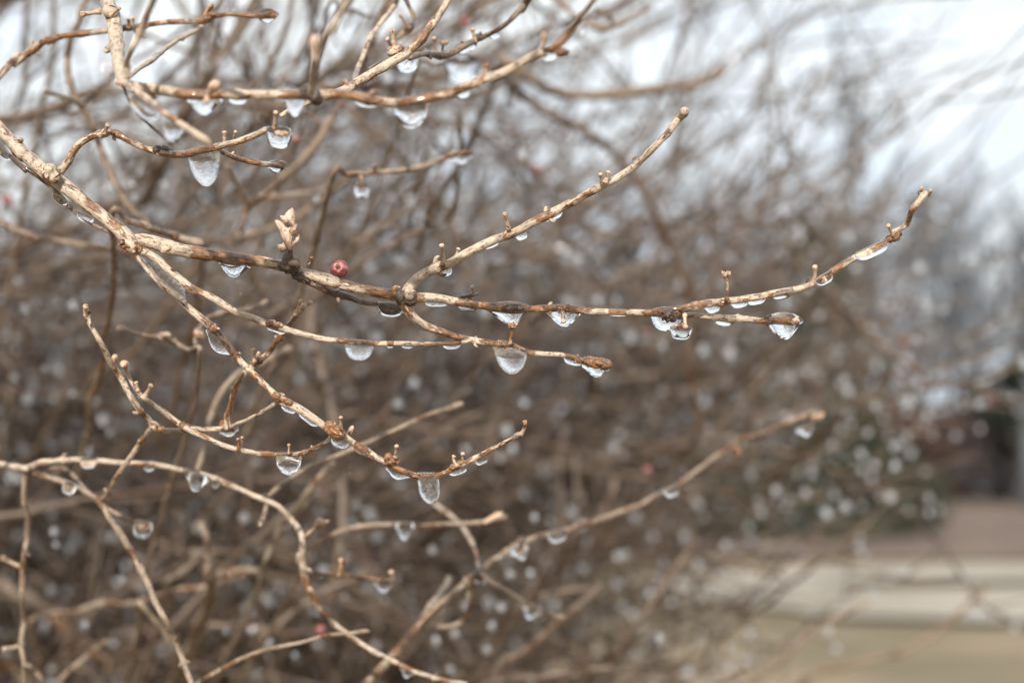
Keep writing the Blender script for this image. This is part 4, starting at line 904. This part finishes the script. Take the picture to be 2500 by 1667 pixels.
twig('side_twig', 'G', [(1830, 305), (1900, 222), (2000, 140), (2100, 80), (2200, 42), (2352, -15), (2500, -75), (2660, -140), (2830, -215), (2960, -270), (3100, -325), (3190, -360)], (50, 48, 50, 52, 48, 46, 44, 50), (.41, .415, .43), mat=BARK_SHADE, wet=.0)
twig('side_twig', 'G', [(1845, 305), (1820, 400), (1790, 485)], (50, 46, 42), (.408, .40), mat=BARK_SHADE, wet=-.1)
lump('G', (1840, 300), 40, 36, .408, KNOT, 'node', 3, .4, .4); lump('G', (1330, 122), 40, 38, .404, KNOT, 'node', 3, .4, .3); lump('G', (160, 770), 46, 34, .42, KNOT, 'node', 3, .5, 1.5); lump('G', (2085, 700), 40, 60, .41, BARK, 'node', 4, .3, .0)
stub('G', (2090, 560), (2210, 460), 44, .408, 'cup', name='flower_stalk'); stub('G', (150, 770), (10, 700), 34, .425, 'cut'); stub('G', (140, 1310), (20, 1330), 34, .425, 'cut')
twig('side_twig', 'G', [(2085, 770), (2200, 810), (2352, 828), (2500, 850), (2650, 865), (2725, 872)], (34, 38, 40, 42), (.412, .425), mat=BARK_SHADE, wet=.45)
stub('G', (2340, 820), (2358, 710), 44, .415, 'cut'); stub('H', (355, 870), (340, 795), 34, .425, 'cut')
put_films('G')
begin('bottom_twig', 'straight tan twig rising from the bottom edge left of centre', 'twig', at('G', 1200, 1700, .41))
twig('stem', 'G', [(1340, 1580), (1500, 1480), (1650, 1400), (1800, 1350), (1950, 1310), (2100, 1270), (2200, 1240), (2290, 1222), (2400, 1214), (2545, 1204)], (46, 44, 46, 40, 40, 36), (.41, .405, .40), ext0=.08, mat=BARK_SHADE, wet=.05)
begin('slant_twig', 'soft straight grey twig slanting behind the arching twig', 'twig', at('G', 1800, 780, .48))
twig('stem', 'G', [(1820, 745), (1870, 640), (1950, 480), (2050, 350), (2170, 190), (2300, 40)], (46, 50, 48, 52), (.47, .46), mat=BARK_SHADE, wet=-.1, anchor=True)
begin('rising_twig', 'long blurred twig rising from the bottom centre to the right', 'twig', at('H', 100, 1700, .44))
twig('stem', 'H', [(150, 1590), (250, 1470), (400, 1310), (520, 1170), (650, 1050), (780, 940), (920, 830), (1000, 765), (1100, 690), (1230, 602), (1350, 560), (1550, 520), (1700, 470), (1850, 410), (2000, 350), (2150, 280), (2280, 215), (2420, 120), (2560, 20), (2740, -90), (2900, -150), (3060, -220), (3180, -270), (3270, -300)],
     (82, 80, 72, 66, 60, 56, 54, 50, 46, 44, 42, 46), (.43, .44, .46, .48, .49), ext0=.08, mat=BARK_SHADE, wet=.15)
twig('side_twig', 'H', [(640, 330), (780, 432), (850, 520), (910, 640), (945, 800)], (40, 44, 42, 40), (.48, .445), wet=.0)
twig('side_twig', 'H', [(960, 810), (1050, 880), (1150, 932), (1280, 1020), (1430, 1090), (1530, 1108)], (40, 40, 42, 44), (.44, .46), wet=.05)
twig('side_twig', 'H', [(925, 830), (888, 940), (880, 1060), (830, 1150), (740, 1178), (650, 1180)], (40, 44, 46, 40), (.445, .455), wet=.2)
twig('side_twig', 'H', [(540, 1150), (590, 1050), (650, 970), (740, 840)], (56, 54, 60), (.44, .47), wet=-.1)
stub('H', (1240, 610), (1240, 560), 46, .435, 'bud'); lump('F', (930, 1300), 50, 26, .46, BUD, 'bud', 4, .3, -.5); lump('F', (370, 1540), 26, 40, .455, BARK, 'bud', 3, .7, .3); lump('H', (940, 820), 40, 36, .44, KNOT, 'node', 3, .5, -.6)
put_films('H')
begin('level_twig', 'blurred level twig with a pale drop at lower centre', 'twig', at('G', 2050, 690, .46))
twig('stem', 'G', [(2100, 670), (2200, 600), (2352, 520), (2550, 486), (2750, 470), (2950, 475), (3150, 470), (3350, 455), (3490, 418)], (40, 42, 46, 42, 42), (.45, .445, .44), mat=BARK_SHADE, wet=.1, anchor=True)
stub('H', (980, 460), (1110, 395), 40, .44, 'bud')

# ------------------------------------------------------------------ blurred twigs at middle distance
BARK_MID = bark('bark_mid', (.15, .11, .078), (.05, .035, .024), (.12, .056, .02), (.022, .012, .006), fine=.7)
def soft(name, label, p, pts, w, d, mat=BARK_DARK, wet=.1, anchor=True, cat='twig', **kw):
    far = np.max(d) > .53; w = tuple(q * (.98 if far else 1.18) for q in w); mat = (BARK_MID if far else BARK_SHADE) if mat is BARK else mat
    begin(name, label, cat, at(p, *pts[0], d if np.isscalar(d) else d[0])); return twig('stem', p, pts, w, d, mat, wet=wet, anchor=anchor, sides=9, **kw)
soft('dark_twig', 'dark wavy twig dropping through the upper left behind the limb', 'A', [(600, -20), (540, 150), (490, 260), (470, 400), (490, 560), (570, 740), (650, 880), (700, 1010), (760, 1180), (800, 1280), (900, 1440), (1050, 1570)], (50, 48, 60, 52, 54, 56, 54), .45, anchor=False, ext0=.06)
twig('side_twig', 'A', [(575, 725), (500, 680), (400, 655), (300, 620)], (44, 42, 44), (.45, .43), BARK, wet=-.1); twig('side_twig', 'A', [(575, 715), (680, 622), (780, 560)], (36, 34, 30), (.45, .44), BARK_DARK)
soft('dark_branch', 'dark wet branch descending left behind the dead leaf', 'A', [(2500, 420), (2420, 620), (2352, 720), (2250, 870), (2180, 980), (2080, 1110), (1950, 1210), (1800, 1350), (1700, 1430), (1670, 1560), (1600, 1680)], (60, 64, 66, 72, 66, 60), (.50, .49), wet=.25, cat='branch', ext0=.1, anchor=False)
twig('side_twig', 'A', [(1700, 1400), (1690, 1330), (1640, 1260), (1560, 1150)], (48, 44, 36), (.49, .45), BARK); twig('side_twig', 'A', [(1760, 1380), (1850, 1360), (2050, 1340), (2250, 1310)], (46, 44, 40), (.495, .52), BARK)
soft('dark_branch', 'dark blurred branch slanting up behind the red berry', 'D', [(1400, 160), (1600, 90), (1850, 10), (2050, -80), (2250, -230), (2400, -330)], (56, 60, 54, 40), .53, wet=.2, cat='branch')
soft('straight_twig', 'blurred straight twig pointing right with a glittering tip', 'B', [(-60, 1215), (50, 1202), (200, 1196), (350, 1180), (500, 1150), (650, 1110), (780, 1072), (900, 1050)], (50, 52, 50, 46, 50), .42, BARK, wet=.05)
stub('B', (205, 1200), (235, 1135), 26, .418, 'cut'); stub('B', (130, 1220), (140, 1290), 24, .416, 'cut')
soft('dark_branch', 'dark blurred branch from the left edge towards the fork', 'D', [(-60, -80), (60, -10), (200, 60), (400, 92), (600, 122), (800, 152), (900, 168), (1000, 210)], (62, 58, 64, 56), .46, wet=.2, cat='branch', ext0=.08, anchor=False)
soft('soft_twig', 'soft tan twig end behind the main stem left of the dead leaf', 'A', [(760, 1490), (880, 1530), (1000, 1556), (1200, 1620), (1400, 1680)], (50, 56, 60, 52), .40, BARK, .35)
soft('soft_twig', 'blurred grey twig standing below the broken side twig', 'G', [(1430, 850), (1445, 690), (1420, 560), (1370, 450)], (54, 52, 46), .50, BARK, -.1)
soft('soft_twig', 'blurred orange twig weaving through the lower left', 'G', [(220, 1150), (350, 1100), (500, 1080), (690, 1010), (850, 1012), (980, 990), (1100, 950), (1250, 930), (1400, 890), (1550, 835), (1700, 795), (1790, 800)], (44, 46, 44, 48, 46), .53, BARK, .3)
soft('soft_twig', 'blurred pale twig above the weaving orange one', 'G', [(1150, 880), (1230, 830), (1320, 750), (1380, 680)], (60, 56, 40), .56, BARK, 0)
soft('soft_twig', 'short pale blurred twig beside the curve of the arching twig', 'G', [(1480, 850), (1560, 812), (1680, 782), (1790, 780)], (50, 56, 50), .50, BARK, -.1)
soft('soft_twig', 'blurred tan twig crossing low behind the arching curve', 'G', [(1750, 1260), (1850, 1190), (2000, 1090), (2150, 1000), (2352, 890), (2520, 810)], (58, 60, 58), .58, BARK, 0)
soft('soft_branch', 'thick blurred brown branch sloping to the bottom left', 'G', [(-100, 800), (0, 860), (200, 975), (400, 1130), (600, 1310), (760, 1440), (920, 1570), (1050, 1680)], (120, 130, 125, 130), .80, BARK, .3, cat='branch', anchor=False, ext0=.1)
soft('soft_branch', 'thick blurred orange branch in the bottom left corner', 'G', [(-120, 1280), (0, 1390), (110, 1500), (220, 1620)], (110, 110, 100), .75, BARK, .4, cat='branch', anchor=False, ext0=.1)
soft('soft_twig', 'thin blurred twig touching the long side twig near bottom left', 'G', [(960, 1020), (1060, 1120), (1120, 1200), (1170, 1290)], (44, 42, 40), .46, BARK, 0)
soft('soft_twig', 'small orange blurred twig tip at the bottom left', 'G', [(400, 1580), (500, 1460), (640, 1340), (740, 1280)], (46, 44, 34), .50, BARK, .3)
soft('soft_twig', 'tiny curled pale twig at the bottom left corner', 'G', [(180, 1450), (250, 1490), (295, 1550)], (26, 26, 22), .45, BARK, -.1)
soft('soft_twig', 'blurred brown twig below the level twig at centre', 'G', [(1250, 1150), (1500, 1160), (1650, 1180), (1900, 1210), (2150, 1240)], (56, 56, 60), .60, BARK, .2)
soft('soft_twig', 'blurred orange diagonal twig at the bottom centre right', 'H', [(1080, 1440), (1250, 1330), (1400, 1230), (1550, 1120), (1700, 990), (1790, 880)], (60, 68, 66, 60), .62, BARK, .35)
soft('soft_twig', 'blurred tan twig sloping up beside the orange diagonal one', 'H', [(1880, 1360), (1920, 1290), (2010, 1180), (2120, 1040), (2200, 900), (2352, 700), (2440, 560)], (66, 70, 64, 50), .70, BARK, 0)
soft('soft_twig', 'blurred beaded twig along the bottom edge at centre', 'H', [(1000, 1580), (1300, 1535), (1500, 1500), (1800, 1460), (2000, 1440)], (50, 54, 50, 44), .56, BARK, .1)
soft('soft_twig', 'blurred level twig left of the pale lawn', 'H', [(1330, 990), (1450, 950), (1600, 920), (1740, 910)], (60, 62, 54), .62, BARK, -.1)
soft('soft_twig', 'small blurred vertical twig under the thumb icicle', 'H', [(1740, 470), (1800, 360), (1860, 240), (1890, 150)], (76, 72, 60), .8, BARK_FAR, .1)
soft('soft_twig', 'faint brown vertical twig below the lumpy ice clump', 'W', [(1600, 1000), (1590, 860), (1592, 740), (1560, 600), (1490, 460), (1400, 350), (1250, 250), (1150, 170), (1080, 120)], (22, 26, 28, 28, 25, 28, 30), (.8, .75, .72), BARK_FAR, .2)
soft('soft_branch', 'dark blurred branch running right across the upper centre', 'W', [(1150, 150), (1220, 190), (1300, 212), (1450, 216), (1600, 192), (1665, 165)], (32, 34, 32, 26), (.72, .75), BARK_DARK, .1, cat='branch')
soft('soft_twig', 'dark blurred looped twig tip against the sky at top centre', 'B', [(1470, -20), (1600, 100), (1700, 152), (1760, 200), (1850, 192), (1950, 160), (2050, 100), (2130, 50)], (46, 40, 50, 40, 40), .52, BARK_DARK, 0, anchor=False, ext0=.05)
twig('side_twig', 'B', [(1860, 180), (1840, 110), (1780, 80), (1745, 60)], (40, 44, 40), .52, BARK_DARK)
soft('soft_branch', 'blurred diagonal branch below the iced stem tip at right', 'F', [(980, 420), (1050, 500), (1200, 650), (1400, 830), (1550, 950), (1640, 1010)], (60, 70, 74, 70, 50), .95, BARK_FAR, .1, cat='branch')
soft('soft_twig', 'blurred twig with beads across the right middle', 'F', [(1400, 1040), (1600, 1045), (1780, 1060), (1950, 1110), (2150, 1150), (2352, 1190)], (40, 36, 34, 30), 1.0, BARK_FAR, 0)
soft('soft_twig', 'blurred beaded twig rising to the right edge', 'F', [(1100, 1270), (1300, 1130), (1500, 1000), (1700, 970), (1950, 930), (2150, 850), (2320, 780)], (42, 38, 36, 30), 1.0, BARK_FAR, 0)
soft('soft_twig', 'blurred row of beads above the right middle', 'F', [(1000, 600), (1180, 560), (1370, 520), (1600, 530), (1800, 530), (1960, 510)], (40, 36, 34, 30), 1.0, BARK_FAR, 0)
soft('soft_twig', 'blurred twig carrying bead clusters right of centre below', 'F', [(900, 1560), (1100, 1480), (1280, 1400), (1540, 1410), (1750, 1410)], (44, 38, 34, 30), 1.0, BARK_FAR, 0)
soft('soft_twig', 'faint bead-strung twig over the pale driveway', 'I', [(500, 1560), (760, 1330), (900, 1200), (1030, 1130), (1170, 1060), (1290, 1000)], (70, 60, 44, 34), .85, BARK_DARK, 0)
soft('soft_twig', 'faint dark twig low over the lawn at bottom right', 'I', [(700, 1700), (930, 1500), (1150, 1430), (1400, 1380), (1560, 1330), (1780, 1200), (1900, 1090), (2100, 900)], (80, 70, 60, 44), 1.1, BARK_DARK, 0)
soft('soft_twig', 'short pale twig with a round bud at the bottom edge right', 'I', [(150, 1620), (250, 1560), (400, 1470), (450, 1470)], (46, 44, 52), .50, BARK, 0)
soft('soft_twig', 'blurred grey twig pair pointing up over the leaf litter', 'I', [(900, 760), (1100, 600), (1300, 420), (1430, 260)], (46, 44, 40), 1.1, BARK_FAR, 0)
for k, (pts, d) in enumerate([([(1300, 1560), (1420, 1200), (1700, 800), (2000, 480), (2345, 180)], 1.25), ([(1700, 1300), (1950, 1100), (2120, 850), (2345, 560)], 1.35), ([(1000, 1250), (1350, 950), (1640, 600), (1900, 480), (2120, 350)], 1.3),
                              ([(550, 1300), (560, 900), (580, 560), (700, 420), (910, 270)], 1.1), ([(0, 575), (120, 560), (230, 520), (330, 470)], .8), ([(700, 900), (720, 1050), (880, 1280), (1160, 1420)], .9), ([(1150, 1250), (1200, 900), (1250, 560), (1500, 300)], 1.5), ([(1100, 700), (1280, 690), (1640, 590), (2000, 380)], 1.4)]):
    soft('sky_twig', ['faint twig sweeping up to the top right corner', 'faint twig near the right edge below the sky', 'faint twig with dark knots against the white sky', 'faint upright twig left of the bright sky gap',
                      'short dark knotted twig above the fork tip', 'faint drooping twig under the bright sky gap', 'faint upright twig in the middle of the sky', 'faint crossing twig high in the sky at right'][k], 'C', pts, (24, 26, 22, 14), d, BARK_FAR, 0)

soft('soft_twig', 'faint twig holding the large out-of-focus drop above the near stem', 'B', [(520, 470), (640, 440), (780, 424), (900, 416), (990, 400)], (30, 30, 28, 20), .45, BARK_DARK, .1)
soft('soft_twig', 'faint twig high behind the near stems holding a long pale drop', 'B', [(-90, 40), (0, 62), (90, 90), (180, 112), (260, 110)], (30, 28, 26, 18), .46, BARK_DARK, .1)

# ------------------------------------------------------------------ hanging ice
for kind, p, a, b, H, tw, d, top, skew, power, frost, label, thick, group, pend in DROPS:
    s = pscale(p) * mpp(d); A, B = at(p, *a, d), at(p, *b, d); O = (A + B) / 2
    me = pendant_mesh('ice_drop', A, B, H * s, tw * .5 * s, pend, ICE_FROST if frost else ICE, O) if pend else ice_mesh('ice_drop', A, B, H * s, tw * .42 * s, top * s, skew, power, ICE_FROST if frost else ICE, O, thick)
    tag(link('ice_drop', me, None, O), label, 'ice drop', group or 'ice drops hanging on the near twigs')
# traced beads in the blurred right half (about a metre away)
bl = [('F', x, y, 1.0) for x, y in [(140, 820), (320, 840), (740, 1030), (1115, 1030), (1190, 265), (1630, 250), (1370, 510), (1480, 530), (1690, 530), (1790, 530), (940, 590), (1600, 1040), (1780, 970), (1950, 930), (1550, 1170), (2035, 1200), (1270, 1400), (1540, 1410), (1720, 1420), (1450, 1490), (1220, 1530), (2270, 1150), (1030, 1480), (2000, 220), (2160, 230), (2250, 120)]]
bl += [('I', x, y, 1.0) for x, y in [(840, 240), (890, 110), (540, 380), (515, 295), (990, 380), (1120, 330), (1430, 265), (1690, 380), (1210, 620), (1530, 770), (290, 600), (1320, 50), (1460, 50), (1240, -10), (330, 1320), (320, 1440), (40, 1470), (460, 1210), (640, 225), (1000, 1190), (180, 900), (100, 740)]]
bl += [('E', x, y, .75) for x, y in [(960, 260), (1550, 480), (1890, 490), (1770, 480), (1630, 200), (620, 1430), (850, 1510), (1260, 1190), (2210, 800), (500, 1050), (1180, 1500)]] + [('D', x, y, .62) for x, y in [(170, 540), (505, 520), (500, 1130), (760, 1400), (310, 960), (600, 1520)]]
bl += [('H', x, y, .6) for x, y in [(625, 635), (1160, 800), (1300, 790), (1100, 1025), (1035, 1155), (1000, 1320), (1330, 410), (1610, 1490), (780, 1210), (650, 1250), (2190, 1240)]] + [('G', x, y, .55) for x, y in [(385, 600), (840, 840), (535, 1060), (1730, 1195), (1555, 1190), (585, 1150), (370, 505), (1850, 1270), (2030, 1360)]]
bl += [('B', x, y, .6) for x, y in [(1240, 1040), (1480, 720), (1580, 960), (2310, 1460)]] + [('A', x, y, .5) for x, y in [(910, 1255), (925, 1345), (1130, 1250), (750, 1260), (2180, 1360), (1245, 1760)]]
SINGLE = {('F', 2035, 1200): 'bright blurred ice bead touching the red berry near the right edge', ('F', 1600, 1040): 'large blurred ice bead under the red berry ending the diagonal branch',
          ('I', 1530, 770): 'lone blurred ice bead in front of the pale driveway', ('I', 1210, 620): 'lone blurred ice bead in front of the brown leaf litter', ('G', 1730, 1195): 'bright round ice bead at lower left above the bottom straight twig',
          ('I', 1690, 380): 'faint grey ice bead at the tip of the rightmost low twig', ('I', 540, 380): 'elongated bright ice bead left of the evergreen foot', ('I', 840, 240): 'bright ice bead hanging just below the dark evergreen',
          ('I', 330, 1320): 'pale round ice bead over the lawn at the bottom edge', ('I', 320, 1440): 'white ice bead directly above the short twig with a round bud', ('E', 1550, 480): 'bright blurred ice bead peeping above the drop with the frozen stalk',
          ('H', 625, 635): 'oval blurred ice bead below the level twig', ('G', 535, 1060): 'bright ice bead on the weaving orange twig at lower left', ('D', 170, 540): 'leftmost of two grey ice beads left of the upright twig tip',
          ('D', 505, 520): 'grey ice bead just left of the tallest upright twig tip', ('I', 1000, 1190): 'white ice bead under the dark twig crossing the driveway'}
for p, x, y, d in bl:
    o = link('ice_bead', bead_me, None, at(p, x, y, d)); s = (.0037 if d > .7 else .0036) * d * rs.uniform(.55, 1.05); o.scale = (s, s, s * rs.uniform(.85, 1.15))
    tag(o, SINGLE.get((p, x, y), 'small out-of-focus ice bead on the blurred twigs behind'), 'ice bead', 'blurred ice beads on the shrub behind')

# ------------------------------------------------------------------ berries
def redmat():
    m, t, b = newmat('berry_skin'); tcn = N(t, 'ShaderNodeTexCoord')
    n = N(t, 'ShaderNodeTexNoise', Scale=900.0, Detail=4.0); t.links.new(tcn.outputs['Object'], n.inputs['Vector'])
    r = ramp(t, [(.3, (.075, .014, .013)), (.5, (.21, .038, .034)), (.72, (.40, .15, .135))]); t.links.new(n.outputs['Fac'], r.inputs[0]); t.links.new(r.outputs[0], b.inputs['Base Color'])
    b.inputs['Roughness'].default_value = .38; b.inputs['Coat Weight'].default_value = .35; b.inputs['Subsurface Weight'].default_value = .1; b.inputs['Subsurface Radius'].default_value = (.001, .0003, .0002)
    bp = N(t, 'ShaderNodeBump', Strength=.7, Distance=.0006); t.links.new(n.outputs['Fac'], bp.inputs['Height']); t.links.new(bp.outputs[0], b.inputs['Normal'])
    return m
BERRY = redmat()
def berry(p, x, y, rpx, d, label, detail=False):
    c = at(p, x, y, d); r = rpx * pscale(p) * mpp(d); rb = np.random.default_rng(int(x + y))
    begin('red_berry', label, 'berry', c)
    ax = -FW * .93 + UPV * .28 + RT * -.08; ax /= np.linalg.norm(ax); u = np.linspace(0, 1, 16)
    zz = np.cos(np.pi * u) * -1; rr_ = np.sqrt(np.clip(1 - zz ** 2, 0, 1)) * (1 + .04 * rb.normal(size=16)); pz = zz * .95 - np.where(zz > .86, (zz - .86) * 2.2, 0)
    v, q, t, tc_, w_ = tube(c + ax * (pz * r)[:, None], np.maximum(rr_ * r, r * .03), 18, np.zeros(16), rough=.035)
    # the axis doubles back in the dimple; build rings directly instead of using its tangents
    e1 = np.cross(ax, UPV); e1 /= np.linalg.norm(e1); e2 = np.cross(ax, e1); a = np.linspace(0, 6.2832, 18, endpoint=False)
    wr = 1 + .06 * np.sin(a * 3 + 1)[None] + .045 * np.sin(a * 7 + 2)[None] * np.sin(u * 9)[:, None] + .03 * rb.normal(size=(16, 18))
    ring = c + (ax[None, None] * (pz * r)[:, None, None]) + (np.maximum(rr_, .03) * r)[:, None, None] * wr[:, :, None] * (np.cos(a)[None, :, None] * e1 + np.sin(a)[None, :, None] * e2)
    v[:16 * 18] = ring.reshape(-1, 3); v[-2] = c + ax * pz[0] * r; v[-1] = c + ax * (pz[-1]) * r
    link('flesh', mesh_from('flesh', [(v, q, t, tc_, w_)], BERRY, ORG), CUR)
    if detail:
        P = [c + ax * r * k for k in (.45, .62, .74, .86)]
        link('calyx', mesh_from('calyx', [solid('calyx', P, [r * .30, r * .32, r * .2, r * .1], KNOT, 10, .2, .12, 9)], KNOT, ORG), CUR)
        link('stalk', mesh_from('stalk', [solid('stalk', [c - ax * r * .8, c - ax * r * 1.5 - UPV * r * .7, c - ax * r * 1.2 - UPV * r * 1.7], [r * .14, r * .12, r * .15], BARK, 7, .2, .05, 9)], BARK, ORG), CUR)
berry('X', 828, 656, 21, .356, 'wrinkled dark red berry sitting on top of the main stem', True)
for p, x, y, rp_, d, L in [('A', 50, 1380, 50, .62, 'blurred red berry at the left edge below the limb'), ('A', 2035, 960, 34, .47, 'blurred red berry beside the round drop with the orange bud'), ('B', 850, 150, 42, .62, 'blurred red berry near the top edge at centre'),
                           ('H', 2105, 95, 36, .62, 'bright blurred red berry in the centre right shrub'), ('F', 1570, 960, 44, .98, 'blurred red berry at the end of the diagonal branch'), ('F', 2130, 1180, 40, .95, 'bright blurred red berry near the right edge'),
                           ('G', 2205, 1195, 45, .50, 'blurred red berry on the bottom straight twig'), ('B', 1345, 1160, 34, .75, 'faint dark red berry above the fork twig'), ('E', 2105, 720, 24, .7, 'tiny faint red berry under the lumpy ice clump'), ('F', 1520, 780, 42, 1.4, 'faint rusty-red berry against the grey woods')]:
    berry(p, x, y, rp_ * .72, d, L)
print('rings', TWIG_RINGS, 'drops', len(DROPS))
